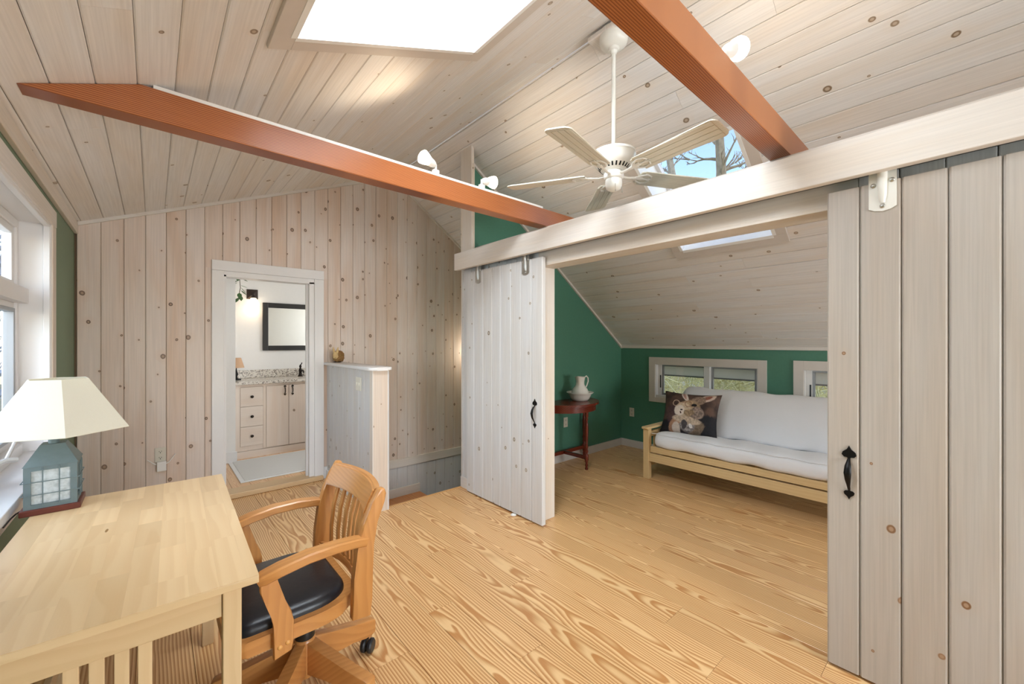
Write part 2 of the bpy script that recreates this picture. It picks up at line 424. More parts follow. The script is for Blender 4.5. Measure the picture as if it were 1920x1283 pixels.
# thin cove strips where the boards meet the ceiling
def strip(name, p, q, w, h, nrm, mat, label):
    p, q = Vector(p), Vector(q); m = frame(p, q - p, Vector(nrm).cross(q - p)); bm = bmesh.new()
    box(bm, 0, (q - p).length, -w, 0, 0, h); bevel(bm, min(w, h) * .3, 1)
    bm.transform(m); return tag(fin(name, bm, mat), label, 'trim', kind='structure')
def cove(name, x0, x1, yy, mat, label):
    bm = bmesh.new(); zf = roofz
    for dz, dy in ((0, 0),):
        p = [(x0, zf(x0) - .026), (x1, zf(x1) - .026), (x1, zf(x1) + .002), (x0, zf(x0) + .002)]
        prism(bm, p, 0, .022, frame((0, yy, 0), (1, 0, 0), (0, 0, 1)))
    return tag(fin(name, bm, mat), label, 'trim', kind='structure')
cove('trim_1', XL, XRIDGE, YB, M_TRIMX, 'thin cove strip along the left slope above the pine gable wall')
cove('trim_2', XRIDGE, 4.0, YB, M_TRIMX, 'thin cove strip along the right slope above the stairwell boards')
cove('trim_3', 2.22, XR, YG, M_TRIMX, 'thin cove strip where the green alcove wall meets the sloped boards')

# bathroom door frame
door1 = thing('door_1', 'white painted door frame of the open bathroom doorway', 'door frame', (0, 0, 0), kind='structure')
B('side_casing', .384, DX0, YB - .022, YB, .0, 2.032, M_WHITE, door1, .003)
B('side_casing', DX1, 1.311, YB - .022, YB, .0, 2.032, M_WHITE, door1, .003)
B('head_casing', .384, 1.311, YB - .024, YB, 2.033, 2.122, M_WHITE, door1, .003)
B('side_jamb', DX0 - .003, DX0 + .018, YB - .002, YB + .125, .02, 2.0, M_WHITE, door1)
B('side_jamb', DX1 - .045, DX1 + .003, YB - .002, YB + .125, .02, 2.0, M_WHITE, door1)
B('head_jamb', DX0, DX1, YB - .002, YB + .125, 1.985, 2.033, M_WHITE, door1)
B('door_stop', DX1 - .06, DX1 - .045, YB + .05, YB + .085, .04, 1.985, M_WHITE, door1)
B('threshold', .40, 1.30, YB - .055, YB + .13, .001, .046, M_OAKSILL, door1, .008)
bb = tag(B('baseboard_back', 1.313, 1.345, YB - .016, YB, 0, .12, M_WHITE, None, .003), 'short white baseboard block between the door casing and the half wall', 'baseboard', kind='structure')

# ------------------------------------------------------------------ left wall with tall window
WY0, WY1, WZ0, WZ1 = 1.75, 3.43, .79, 2.06
bm = bmesh.new()
box(bm, XL - .16, XL, YR, WY0, -.1, 2.32); box(bm, XL - .16, XL, WY1, YB + .1, -.1, 2.32)
box(bm, XL - .16, XL, WY0, WY1, -.1, WZ0); box(bm, XL - .16, XL, WY0, WY1, WZ1, 2.32)
tag(fin('wall_left', bm, M_GREEN_LIT), 'green wall in its lit tone around the tall window beside the desk', 'wall', kind='structure')
tag(B('trim_4', XL, XL + .022, YR, YB - .001, 2.205, 2.287, M_TRIMY, None, .003), 'flat pine trim board along the eave above the tall window', 'trim', kind='structure')
win = thing('window_1', 'tall white framed window with a deep reveal beside the desk lamp', 'window', (XL, WY1, WZ0), kind='structure')
def wb(name, x0, x1, y0, y1, z0, z1, mat=M_WHITE, par=win, bev=.003, org=(XL, WY1, WZ0)):
    return B(name, x0 - org[0], x1 - org[0], y0 - org[1], y1 - org[1], z0 - org[2], z1 - org[2], mat, par, bev)
wb('side_casing', XL, XL + .018, WY1, WY1 + .10, .80, WZ1, M_TRIMZ); wb('side_casing', XL, XL + .018, WY0 - .1, WY0, .80, WZ1, M_TRIMZ)
wb('head_casing', XL, XL + .02, WY0 - .1, WY1 + .1, WZ1, WZ1 + .092, M_TRIMY)
wb('jamb', XL - .15, XL + .012, WY1 - .004, WY1 + .018, .80, WZ1); wb('jamb', XL - .15, XL + .012, WY0 - .018, WY0 + .004, .80, WZ1)
wb('head_jamb', XL - .15, XL + .012, WY0, WY1, WZ1 - .004, WZ1 + .018)
wb('jamb_step', XL - .018, XL + .008, WY1 - .016, WY1 - .003, .80, WZ1 - .004); wb('jamb_step', XL - .018, XL + .008, WY0, WY1, WZ1 - .016, WZ1 - .003)
wb('stool', XL - .16, -.388, WY0 - .13, WY1 + .13, .764, .80, M_WHITE)
wb('apron', XL, XL + .016, WY0 - .1, WY1 + .1, .68, .763, M_WHITE)
fx0, fx1 = XL - .158, XL - .106
# outer frame, transom, mullion
wb('frame_post', fx0, fx1, WY1 - .05, WY1 - .004, .80, WZ1 - .004); wb('frame_post', fx0, fx1, WY0 + .004, WY0 + .05, .80, WZ1 - .004)
wb('frame_head', fx0, fx1, WY0 + .05, WY1 - .05, WZ1 - .05, WZ1 - .004); wb('frame_sill', fx0, fx1 + .02, WY0 + .05, WY1 - .05, .80, .855)
wb('transom', fx0, fx1 + .035, WY0 + .004, WY1 - .004, 1.61, 1.69); ymid = (WY0 + WY1) / 2
wb('mullion', fx0, fx1, ymid - .03, ymid + .03, .85, WZ1 - .05)
for a, b in ((WY0 + .05, ymid - .03), (ymid + .03, WY1 - .05)):
    s = wb('upper_sash', fx0 + .006, fx1 - .01, a, b, 1.69, 1.725)
    wb('sash_rail', fx0 + .006, fx1 - .01, a, b, WZ1 - .085, WZ1 - .05, M_WHITE, s); wb('sash_stile', fx0 + .006, fx1 - .01, a, a + .04, 1.725, WZ1 - .085, M_WHITE, s); wb('sash_stile', fx0 + .006, fx1 - .01, b - .04, b, 1.725, WZ1 - .085, M_WHITE, s)
    wb('pane', fx0 + .02, fx0 + .026, a + .04, b - .04, 1.725, WZ1 - .085, M_GLASS, s, 0)
    ms = plain('aluminium_screen_frame', (168, 172, 176), .45, .3)
    s = wb('casement_sash', fx0 + .006, fx1 - .01, a, b, .855, .885, M_WHITE)
    wb('sash_rail', fx0 + .006, fx1 - .01, a, b, 1.58, 1.61, M_WHITE, s)
    for q in (a, b - .02): wb('sash_stile', fx0 + .006, fx1 - .006, q, q + .02, .885, 1.58, ms, s)
    wb('screen_rail', fx0 + .008, fx1 - .006, a + .02, b - .02, .885, .905, ms, s); wb('screen_rail', fx0 + .008, fx1 - .006, a + .02, b - .02, 1.56, 1.58, ms, s)
    wb('pane', fx0 + .02, fx0 + .026, a + .02, b - .02, .905, 1.56, M_GLASS, s, 0)
# crank of the casement
mg = plain('grey_crank_metal', (138, 138, 140), .35, .6)
bm = bmesh.new(); ico(bm, (-.085, -.75, .075), .03, 2, (1.0, 1.7, .75)); crank = fin('crank_cover', bm, mg, win, True)
bm = bmesh.new(); tube(bm, [(-.065, -.72, .09), (-.03, -.70, .105), (.0, -.69, .10)], [.012, .011, .011], 8); tube(bm, [(-.03, -.70, .105), (-.018, -.655, .155), (-.012, -.63, .18)], [.008, .007, .009], 8)
fin('crank_handle', bm, plain('crank_lever', (222, 222, 220), .3, .4), crank, True)

# ------------------------------------------------------------------ knee wall (right) with two awning windows
WIN2 = (1.52, 2.69, .70, 1.118); WIN3 = (-.10, 1.115, .70, 1.125)
bm = bmesh.new(); zt = zR(XR) + .02
ys = [YR, WIN3[0], WIN3[1], WIN2[0], WIN2[1], YG + .1]
for i, (a, b) in enumerate(zip(ys, ys[1:])):
    if i in (1, 3):
        w = WIN3 if i == 1 else WIN2
        box(bm, XR, XR + .14, a, b, -.1, w[2]); box(bm, XR, XR + .14, a, b, w[3], zt)
    else: box(bm, XR, XR + .14, a, b, -.1, zt)
tag(fin('wall_right', bm, M_GREEN), 'deep green knee wall with low windows behind the futon', 'wall', kind='structure')
tag(B('trim_5', XR - .02, XR, YR, YG, zR(XR) - .022, zR(XR) + .012, M_TRIMY, None, .003), 'narrow pine strip at the foot of the steep ceiling slope', 'trim', kind='structure')
M_WTRIM = plain('window_casing_whitewash', (222, 214, 206), .45, var=.02)
_k = NT('reflection_band_white'); _tr = _k.n('ShaderNodeBsdfTranslucent'); _tr.inputs[0].default_value = srgb(240, 240, 238); _mx = _k.n('ShaderNodeMixShader'); _mx.inputs[0].default_value = .6; _k.col(srgb(240, 240, 238))
_k.t.links.new(_k.b.outputs[0], _mx.inputs[1]); _k.t.links.new(_tr.outputs[0], _mx.inputs[2]); _k.t.links.new(_mx.outputs[0], _k.out.inputs[0]); M_REFLECT = _k.m
def awning(name, w, label, two=True):
    y0, y1, z0, z1 = w; t = thing(name, label, 'window', (XR, y0, z0), kind='structure'); og = (XR, y0, z0)
    q = lambda n, a, b, c, d, e, f, m=M_WHITE, p=t, bv=.002: B(n, a - og[0], b - og[0], c - og[1], d - og[1], e - og[2], f - og[2], m, p, bv)
    q('side_casing', XR - .016, XR, y1, y1 + .085, z0 - .06, z1 + .09, M_WTRIM); q('side_casing', XR - .016, XR, y0 - .085, y0, z0 - .06, z1 + .09, M_WTRIM)
    q('head_casing', XR - .016, XR, y0, y1, z1, z1 + .09, M_WTRIM); q('sill_casing', XR - .016, XR, y0, y1, z0 - .06, z0, M_WTRIM)
    q('reveal', XR, XR + .09, y1 - .006, y1 + .004, z0, z1); q('reveal', XR, XR + .09, y0 - .004, y0 + .006, z0, z1)
    q('reveal', XR, XR + .09, y0, y1, z1 - .004, z1 + .004); q('reveal', XR, XR + .09, y0, y1, z0 - .004, z0 + .03)
    q('frame_post', XR + .05, XR + .12, y1 - .055, y1 - .006, z0 + .03, z1); q('frame_post', XR + .05, XR + .12, y0 + .006, y0 + .03, z0 + .03, z1)
    ym = y0 + (y1 - y0) * .46
    q('mullion', XR + .012, XR + .12, ym - .032, ym + .032, z0 + .03, z1)
    gm = plain('grey_sash_metal', (150, 152, 154), .4, .4)
    for a, b in ((y0 + .03, ym - .032), (ym + .032, y1 - .055)):
        s = q('sash', XR + .06, XR + .085, a, b, z0 + .03, z0 + .055, gm)
        q('sash_rail', XR + .06, XR + .085, a, b, z1 - .024, z1 - .004, gm, s); q('sash_stile', XR + .06, XR + .085, a, a + .022, z0 + .055, z1 - .024, gm, s); q('sash_stile', XR + .06, XR + .085, b - .022, b, z0 + .055, z1 - .024, gm, s)
        q('pane', XR + .07, XR + .075, a + .022, b - .022, z0 + .055, z1 - .024, M_GLASS, s, 0)
        q('reflection_band', XR + .088, XR + .094, a + .01, b - .01, z0 + .285, z1 - .01, M_REFLECT, s, 0)  # white sheet stands in for an awning reflection across the upper pane
        q('reflection_edge', XR + .084, XR + .098, a + .01, b - .01, z0 + .272, z0 + .288, plain('reflection_edge_grey', (120, 124, 128), .5), s)
        q('latch', XR + .045, XR + .058, b + .006, b + .02, z0 + .12, z0 + .28, plain('latch_black', (40, 40, 42), .4), t)
        bm = bmesh.new(); box(bm, .02, .06, a - og[1] + .30, a - og[1] + .40, .03, .055); bevel(bm, .006); tube(bm, [(.03, a - og[1] + .34, .055), (.015, a - og[1] + .37, .085)], .008, 6)
        fin('crank', bm, plain('latch_black', (40, 40, 42), .4), t)
    return t
awning('window_2', WIN2, 'low two pane window directly above the futon with a cushion below')
awning('window_3', WIN3, 'low window partly hidden by the near barn door edge')

# ------------------------------------------------------------------ green alcove wall
bm = bmesh.new()
MG = frame((0, YG, 0), (1, 0, 0), (0, 0, 1))
x0 = 2.32
prism(bm, [(2.215, 2.225), (x0, 2.225), (x0, zR(x0) + .02), (2.215, zR(2.215) + .02)], -.022, 0, MG)
prism(bm, [(2.415, -.1), (XR + .1, -.1), (XR + .1, zR(XR)), (XR, zR(XR) + .02), (x0, zR(x0) + .02), (x0, 2.225), (2.415, 2.225)], -.09, 0, MG)
tag(fin('wall_alcove', bm, M_GREEN), 'deep green gable wall of the alcove behind the half round table', 'wall', kind='structure')
M_BASE = plain('baseboard_white', (214, 208, 202), .45, var=.015)
tag(B('baseboard_alcove', 2.42, XR, YG - .016, YG, 0, .095, M_BASE, None, .003), 'white baseboard along the green wall behind the half round table', 'baseboard', kind='structure')
tag(B('baseboard_right', XR - .016, XR, YR, YG - .016, 0, .095, M_BASE, None, .003), 'white baseboard along the knee wall under the windows', 'baseboard', kind='structure')

# ------------------------------------------------------------------ barn door partition, header, post
OP0, OP1 = .33, 2.245
bm = bmesh.new()
box(bm, 2.268, 2.413, OP1, 3.292, 0, 2.22); box(bm, 2.268, 2.413, YR, OP0, 0, 2.22); box(bm, 2.268, 2.413, OP0, OP1, 2.002, 2.22)
wp = tag(fin('wall_partition', bm, M_DECK), 'pine board partition holding the sliding barn doors', 'wall', kind='structure')
y = OP1
while y < 3.29:
    w = min(.1275, 3.292 - y)
    if w > .02: board(wp, M_DOOR, (2.25, y, 0), (0, 0, 1), (0, 1, 0), 2.22, w)
    y += .1275
y = OP0
while y > YR + .02:
    board(wp, M_DOOR, (2.25, y - .1275, 0), (0, 0, 1), (0, 1, 0), 2.22, .1275); y -= .1275
B('head_casing', 2.25, 2.268, OP0, OP1, 2.002, 2.22, M_TRIMY, wp)
B('head_jamb', 2.25, 2.415, OP0, OP1, 1.985, 2.003, M_TRIMY, wp, .002)
B('side_jamb', 2.25, 2.416, OP1 - .016, OP1, 0, 1.985, M_TRIMZ, wp, .002); B('side_jamb', 2.25, 2.416, OP0, OP0 + .016, 0, 1.985, M_TRIMZ, wp, .002)
B('end_board', 2.25, 2.413, 3.291, 3.305, 0, 2.22, M_TRIMZ, wp, .002)
B('baseboard', 2.238, 2.25, 3.16, 3.30, 0, .10, M_TRIMY, wp, .002)
bm = bmesh.new(); box(bm, 2.14, 2.18, YR, 3.262, 2.076, 2.232); bevel(bm, .003)
tag(fin('header_beam', bm, M_TRIMY), 'long whitewashed fascia board hiding the barn door track', 'beam')
bm = bmesh.new(); box(bm, 2.186, 2.226, YR, 3.2, 2.088, 2.10); box(bm, 2.186, 2.192, YR, 3.2, 2.10, 2.13); box(bm, 2.22, 2.226, YR, 3.2, 2.10, 2.13); box(bm, 2.186, 2.249, YR, 3.2, 2.13, 2.14)
tag(fin('door_track', bm, plain('dark_track_metal', (70, 66, 60), .4, .7)), 'dark metal sliding track behind the whitewashed fascia board', 'track')
post = thing('king_post', 'whitewashed post rising from the header end to the ridge', 'post', (2.205, 3.13, 2.24))
bm = bmesh.new(); prism(bm, [(-.016, -.005), (.014, -.005), (.014, zR(2.219) - 2.24), (-.016, zR(2.189) - 2.24)], -.09, .08, frame((0, 0, 0), (1, 0, 0), (0, 0, 1))); fin('shaft', bm, M_TRIMZ, post)
B('corner_strip', -.004, .016, -.086, -.08, 0, .80, M_TRIMZ, post)

# ------------------------------------------------------------------ collar beams
def beam(y0, y1, label, ax, x1=2.74):
    zb, ztop = 2.314, 2.446; xs = (zb - 2.462) / SL + .001; xe = (ztop - 2.462) / SL + .001
    t = thing('collar_beam', label, 'beam', (xs, y0, zb), group='exposed fir collar beams')
    bm = bmesh.new()
    prism(bm, [(.0, 0), (x1 - xs, 0), (x1 - xs, ztop - zb), (xe - xs, ztop - zb)], -(y1 - y0), 0, frame((0, 0, 0), (1, 0, 0), (0, 0, 1)))
    bevel(bm, .003, 1); fin('timber', bm, M_BEAM(ax), t); return t
beam(2.235, 2.33, 'reddish fir beam crossing above the desk toward the left window wall', 'XZ')
beam(.597, .688, 'reddish fir beam nearest the camera passing beside the fan canopy', 'XY')
B('top_plate', 2.335, 2.413, YR, 3.19, 2.22, 2.3135, M_TRIMY, wp)
track_m = plain('track_white', (242, 240, 234), .35)
tag(B('lighting_track', -.0, 2.3, 2.245, 2.279, 2.447, 2.465, track_m, None, .003), 'slim white lighting track on top of the fir beam above the desk', 'track', 'lighting tracks on the beams')
tag(B('lighting_track', -.0, 2.3, .62, .654, 2.447, 2.465, track_m, None, .003), 'slim white lighting track on top of the fir beam nearest the camera', 'track', 'lighting tracks on the beams')
M_BULB = emis('warm_bulb_glass', (255, 244, 224), 5.0)
def spot(x, y, aim, label, power=9):
    t = thing('track_spotlight', label, 'spotlight', (x, y, 2.465), group='white spotlights on the beam tracks')
    B('adapter', -.02, .02, -.015, .015, 0, .026, M_WHITEP, t, .005)
    B('stem', -.007, .007, -.006, .006, .02, .062, M_WHITEP, t, .002)
    d = Vector(aim).normalized(); c = Vector((0, 0, .052)) + d * .012
    M = Matrix.Translation(c) @ d.to_track_quat('Z', 'Y').to_matrix().to_4x4() @ Matrix.Diagonal((.92, .92, .88, 1))
    bm = bmesh.new(); lathe(bm, [(.012, -.012), (.022, 0), (.028, .02), (.030, .045)], 18, M); h = fin('lamp_housing', bm, M_WHITEP, t, True)
    bm = bmesh.new(); lathe(bm, [(.0295, .045), (.041, .075), (.047, .10), (.046, .108), (.034, .118), (.001, .124)], 18, M); fin('bulb', bm, M_BULB, h, True)
    L = bpy.data.lights.new('spot_lamp', 'SPOT'); L.energy = power; L.color = (1.0, .80, .56); L.spot_size = math.radians(105); L.spot_blend = .9; L.shadow_soft_size = .05
    o = bpy.data.objects.new('spot_lamp', L); COL.objects.link(o); o.parent = t; o.location = c + d * .14; o.rotation_euler = (d + Vector((0, 0, .7))).to_track_quat('-Z', 'Y').to_euler()
spot(1.345, 2.262, (-1.0, -.12, .26), 'white track spotlight on the desk beam aimed at the left ceiling slope', 5)
spot(1.71, 2.262, (1.0, -.1, .12), 'white track spotlight beside the king post aimed at the right slope', 9)
spot(1.645, .637, (1.0, -.2, .45), 'white track spotlight on the near beam aimed at the right ceiling slope', 8)

# ------------------------------------------------------------------ skylights
def skylight(name, F, c, H, depth, label, casing_mat, frosted):
    x0, x1, y0, y1 = H; t = thing(name, label, 'skylight', (0, 0, 0), kind='structure')
    def sb(n, ya, yb, xa, xb, za, zb, m, p=t, bv=0.0):
        bm = bmesh.new(); box(bm, ya, yb, xa / c, xb / c, za, zb)
        if bv: bevel(bm, bv)
        bm.transform(F); return fin(n, bm, m, p)
    cw = .09
    wx = cw * c
    sb('casing', y0 - cw, y1 + cw, x0 - wx, x0, 0, .016, casing_mat, t, .002); sb('casing', y0 - cw, y1 + cw, x1, x1 + wx, 0, .016, casing_mat, t, .002)
    sb('casing', y0 - cw, y0, x0, x1, 0, .016, casing_mat, t, .002); sb('casing', y1, y1 + cw, x0, x1, 0, .016, casing_mat, t, .002)
    mw = plain('skylight_shaft_white', (246, 246, 244), .5, var=.005)
    s = .004
    sb('shaft_side', y0 - .02, y0 + s, x0, x1, -depth, .018, mw); sb('shaft_side', y1 - s, y1 + .02, x0, x1, -depth, .018, mw)
    sb('shaft_side', y0, y1, x0 - .02, x0 + s, -depth, .018, mw); sb('shaft_side', y0, y1, x1 - s, x1 + .02, -depth, .018, mw)
    fr = .035; d2 = depth
    f = sb('frame', y0, y0 + fr, x0, x1, -d2, -d2 + .04, M_WHITE); sb('frame_rail', y1 - fr, y1, x0, x1, -d2, -d2 + .04, M_WHITE, f)
    sb('frame_rail', y0 + fr, y1 - fr, x0, x0 + fr * c, -d2, -d2 + .04, M_WHITE, f); sb('frame_rail', y0 + fr, y1 - fr, x1 - fr * c, x1, -d2, -d2 + .04, M_WHITE, f)
    sb('pane', y0 + fr, y1 - fr, x0 + fr * c, x1 - fr * c, -d2 + .012, -d2 + .018, M_GLASS if not frosted else glass('skylight_glass', (1, 1, 1, 1), .05), f)
    return t
skylight('skylight', FL, cL, HL, .30, 'large bright skylight in the left slope above the desk end', plain('skylight_casing_wash', (214, 205, 196), .5), True)
skylight('skylight', FR, cR, HR, .24, 'skylight in the steep right slope behind the ceiling fan', plain('skylight_casing_wash', (214, 205, 196), .5), False)

# ------------------------------------------------------------------ rear wall behind the camera, with windows
bm = bmesh.new()
for a, b in ((XL - .1, .65), (2.05, 3.0), (4.2, XR + .1)): box(bm, a, b, YR - .12, YR, -.1, 2.3 if a < 1.5 else 1.55)
box(bm, .65, 2.05, YR - .12, YR, -.1, .5); box(bm, .65, 2.05, YR - .12, YR, 2.2, 2.3)
box(bm, 3.0, 4.2, YR - .12, YR, -.1, .45); box(bm, 3.0, 4.2, YR - .12, YR, 1.5, 1.55)
prism(bm, [(XL - .1, 2.25), (2.2, 2.25), (2.2, 1.5), (XR + .1, 1.5), (XR + .1, 1.52), (4.5, zR(4.5) + .05), (XRIDGE, ZRIDGE + .05), (XL - .1, 2.42)], 0, .12, frame((0, YR, 0), (1, 0, 0), (0, 0, 1)).__matmul__(Matrix.Translation((0, 0, 0))))
tag(fin('wall_rear', bm, plain('rear_wall_paint', (216, 208, 196), .6)), 'pale gable wall with large windows opposite the pine wall', 'wall', kind='structure')
for i, (a, b, c, d) in enumerate(((.65, 2.05, .5, 2.2), (3.0, 4.2, .45, 1.5))):
    t = thing('window_%d' % (4 + i), ('broad window in the gable wall opposite the pine wall', 'small unseen window added for the fill light in the alcove end')[i], 'window', (a, YR, c), kind='structure')  # alcove end window is added to admit the alcove fill light
    w, h = b - a, d - c
    for q in ((0, .05, 0, h), (w - .05, w, 0, h), (w / 2 - .03, w / 2 + .03, 0, h)): B('stile', q[0], q[1], -.09, -.03, q[2], q[3], M_WHITE, t)
    B('rail', 0, w, -.09, -.03, 0, .05, M_WHITE, t); B('rail', 0, w, -.09, -.03, h - .05, h, M_WHITE, t)
    B('pane', .05, w / 2 - .03, -.065, -.06, .05, h - .05, M_GLASS, t); B('pane', w / 2 + .03, w - .05, -.065, -.06, .05, h - .05, M_GLASS, t)
#PART2
# ------------------------------------------------------------------ half wall by the stairs
HX0, HX1, HY0 = 1.345, 1.47, 3.243
hw = thing('wall_half', 'low whitewashed board half wall guarding the stairs beside the bathroom door', 'half wall', (HX0, HY0, 0), kind='structure')
B('core', .016, .125, .02, YB - HY0 - .001, -.4, 1.165, M_DECK, hw)
y = HY0 + .06
while y < YB - .01:
    w = min(.1275, YB - y); board(hw, M_DOOR, (0, y - HY0, 0), (0, 0, 1), (0, 1, 0), 1.165, w); y += .1275
B('corner_board', -.004, .016, 0, .062, 0, 1.165, M_TRIMZ, hw, .003)
board(hw, pine('pine_post', (218, 204, 190), (212, 190, 168), kd=.5, S=7), (.128, -.001, 0), (0, 0, 1), (-1, 0, 0), 1.165, .128, ch=.003, name='end_board')
B('side_board', .125, .137, .0, YB - HY0 - .001, -.4, 1.165, M_DOOR, hw)
bm = bmesh.new(); pl = []
r = .058
for cx_, cy_, a0 in ((.165 - r, -.04 + r, -90), (.165 - r, YB - HY0 - .003, 0), (-.035, YB - HY0 - .003, 90), (-.035 + r, -.04 + r, 180)):
    if cy_ > .5: pl.append((.165 if a0 == 0 else -.035, cy_)); continue
    for k in range(6):
        a = math.radians(a0 + 18 * k); pl.append((cx_ + r * math.cos(a), cy_ + r * math.sin(a)))
prism(bm, pl, 1.165, 1.192); bevel(bm, .007, 2); fin('cap', bm, M_WHITE, hw, True)
B('baseboard', -.014, 0, .5, YB - HY0 - .02, 0, .09, M_WHITE, hw, .003)
sw = thing('light_switch_plate', 'ivory double switch plate on the half wall boards', 'light switch', (HX0 - .001, 3.545, 1.035))
B('plate', -.006, 0, -.06, .06, -.058, .058, plain('ivory_plastic', (226, 222, 208), .4), sw, .002)
for s_ in (-.028, .028): B('toggle', -.014, -.006, s_ - .006, s_ + .006, -.012, .012, plain('ivory_plastic', (226, 222, 208), .4), sw, .002)

# stair landing below
st = thing('floor_stairwell', 'reddish pine stair landing a step below the main floor', 'stairs', (1.47, 3.29, -.39), kind='structure')
B('landing_base', .0, .936, -.2, YB - 3.29, -.16, -.02, M_SUB, st)
xx = 0
M_LAND = rings('landing_floor', (206, 140, 84), (172, 104, 56), 'B', freq=95, amp=.05, rough=.35, contrast=.7, tint=.05)
for w in (.186, .18, .19, .186, .194):
    board(st, M_LAND, (xx + w, -.2, 0), (0, 1, 0), (-1, 0, 0), YB - 3.29 + .2, w, t=.019, ch=.001, name='plank'); xx += w
B('landing_skirt', 0, .936, YB - 3.29 - .018, YB - 3.29, .0, .10, M_TRIMX, st, .003)
B('riser', .918, .936, -.2, YB - 3.29 - .02, -.5, -.02, M_DOOR, st)
B('lower_tread', .936, 2.3, -.2, YB - 3.29, -.86, -.80, M_LAND, st)
B('side_cheek', .0, 2.3, -.215, -.2, -.86, .21, M_DOOR, st); B('end_cheek', 2.3, 2.32, -.2, YB - 3.29, -.86, .21, M_DOOR, st)

# straw animal figurine
fg = thing('animal_figurine', 'small brown bristly animal figurine with upright ears on the half wall cap', 'figurine', (1.425, 4.31, 1.192), math.radians(-40))
mst = plain('straw_brown', (150, 112, 66), .9, var=.25, nscale=90, bump=.5); mcr = plain('straw_cream', (212, 180, 128), .8, var=.12, nscale=60)
bm = bmesh.new(); rr = random.Random(3)
vs = ico(bm, (0, 0, 0), 1, 3)
for v in vs:
    k = 1 + rr.uniform(-.08, .26); v.co = Vector((v.co.x * .052 * k, v.co.y * .048 * k, v.co.z * .058 * k + .06))
fin('body', bm, mst, fg)
bm = bmesh.new(); ico(bm, (-.010, -.04, .072), .034, 2, (.85, 1, 1.25)); ico(bm, (-.012, -.072, .054), .014, 2, (1, 1.2, .9)); fin('head', bm, mcr, fg, True)
for s_ in (-.016, .014):
    bm = bmesh.new(); tube(bm, [(s_ - .010, -.04, .10), (s_ * 1.3 - .010, -.042, .128), (s_ * 1.6 - .010, -.038, .156)], [.012, .011, .003], 7); fin('ear', bm, mcr, fg, True)
bm = bmesh.new(); ico(bm, (-.02, -.03, .006), .018, 1, (1.3, 1.4, .34)); ico(bm, (.022, -.028, .006), .016, 1, (1.3, 1.4, .34)); fin('feet', bm, plain('dark_straw', (62, 44, 30), .9), fg)

# ------------------------------------------------------------------ barn doors
def handle(t, y, zc, x):
    h = bmesh.new(); Mh = frame((x, y, zc), (0, -1, 0), (0, 0, 1))
    def spade(s, zo, flip):
        p = [(0, 1.0), (.22, .55), (.62, .2), (.72, -.15), (.5, -.42), (.2, -.45), (.1, -.6)]
        q = [(a * s, b * s * flip + zo) for a, b in p]; q = q + [(-a, b) for a, b in q[::-1] if abs(a) > 1e-6]
        prism(h, q, 0, .004, Mh)
    spade(.034, .075, 1); spade(.025, -.092, -1)
    tube(h, [(0, .055, .003), (0, .045, .014), (0, .028, .028), (0, 0, .036), (0, -.03, .03), (0, -.058, .014), (0, -.075, .003)], [.005, .007, .011, .013, .010, .006, .005], 8, (1, .55), Mh)
    return fin('handle', h, M_BLACK, t, True, angle=50)
def barn_door(seams, handle_y, hang_y, label, mat, front_mat, wide):
    y0, y1 = min(seams), max(seams); t = thing('barn_door', label, 'door', (2.20, y0, .014), group='sliding pine barn doors')
    B('backing', .016, .036, .002, y1 - y0 - .002, 0, 2.028, M_DOOR, t)
    for a, b in zip(sorted(seams), sorted(seams)[1:]):
        board(t, mat, (0, a - y0, 0), (0, 0, 1), (0, 1, 0), 2.03, b - a, ch=.006, g=.0012)
    handle(t, handle_y - y0, .855 - .014, -.0005)
    for hy in hang_y:
        hb = bmesh.new(); hw_ = .042 if wide else .04
        pr = [(-hw_, .0), (hw_, 0), (hw_, .15), (-hw_, .15)]
        pr = [(hw_, .155), (-hw_, .155), (-hw_, .012), (-.025, .002), (0, -.003), (.025, .002), (hw_, .012)]
        Mh = frame((-.001, hy - y0, 1.914), (0, -1, 0), (0, 0, 1))
        prism(hb, pr, 0, .004, Mh); hg = fin('hanger_plate', hb, M_FANW if wide else M_STEEL, t)
        hb = bmesh.new(); tube(hb, [(0, .03, .004), (0, .06, .010), (0, .15, .012), (0, .165, .008)], [.008, .014, .016, .014], 10, (1, .7), Mh); fin('hanger_arm', hb, M_FANW if wide else M_STEEL, hg, True)
        for (a, b) in ((-.028, .105), (.028, .115), (0, .018)):
            hb = bmesh.new(); lathe(hb, [(.009, 0), (.009, .002), (.005, .005), (.001, .006)], 10, Mh @ Matrix.Translation((a, b, .004))); fin('screw', hb, M_STEEL, hg, True)
        hb = bmesh.new(); box(hb, -.012, .012, .15, .19, -.018, .006, Mh); lathe(hb, [(.018, -.006), (.018, .006)], 14, Mh @ Matrix.Translation((0, .195, -.006))); fin('roller', hb, M_STEEL, hg)
    return t
barn_door([3.146, 3.027, 2.892, 2.765, 2.649, 2.516, 2.397, 2.274, 2.154], 2.234, (2.959, 2.336), 'far whitewashed barn door slid open in front of the stairwell corner', M_DOOR, M_DOOR, False)
barn_door([.428, .318, .192, .066, -.062, -.19, -.318, -.446, -.57], .352, (.247, -.40), 'near whitewashed barn door at the right edge beside the futon', M_DOOR_DIM, M_DOOR_DIM, True)
gd = thing('door_guide', 'small white floor guide under the far barn door', 'door guide', (2.19, 2.47, .001))
bm = bmesh.new(); lathe(bm, [(.001, 0), (.024, 0), (.024, .003), (.018, .008), (.001, .010)], 16); fin('base', bm, M_WHITEP, gd, True)

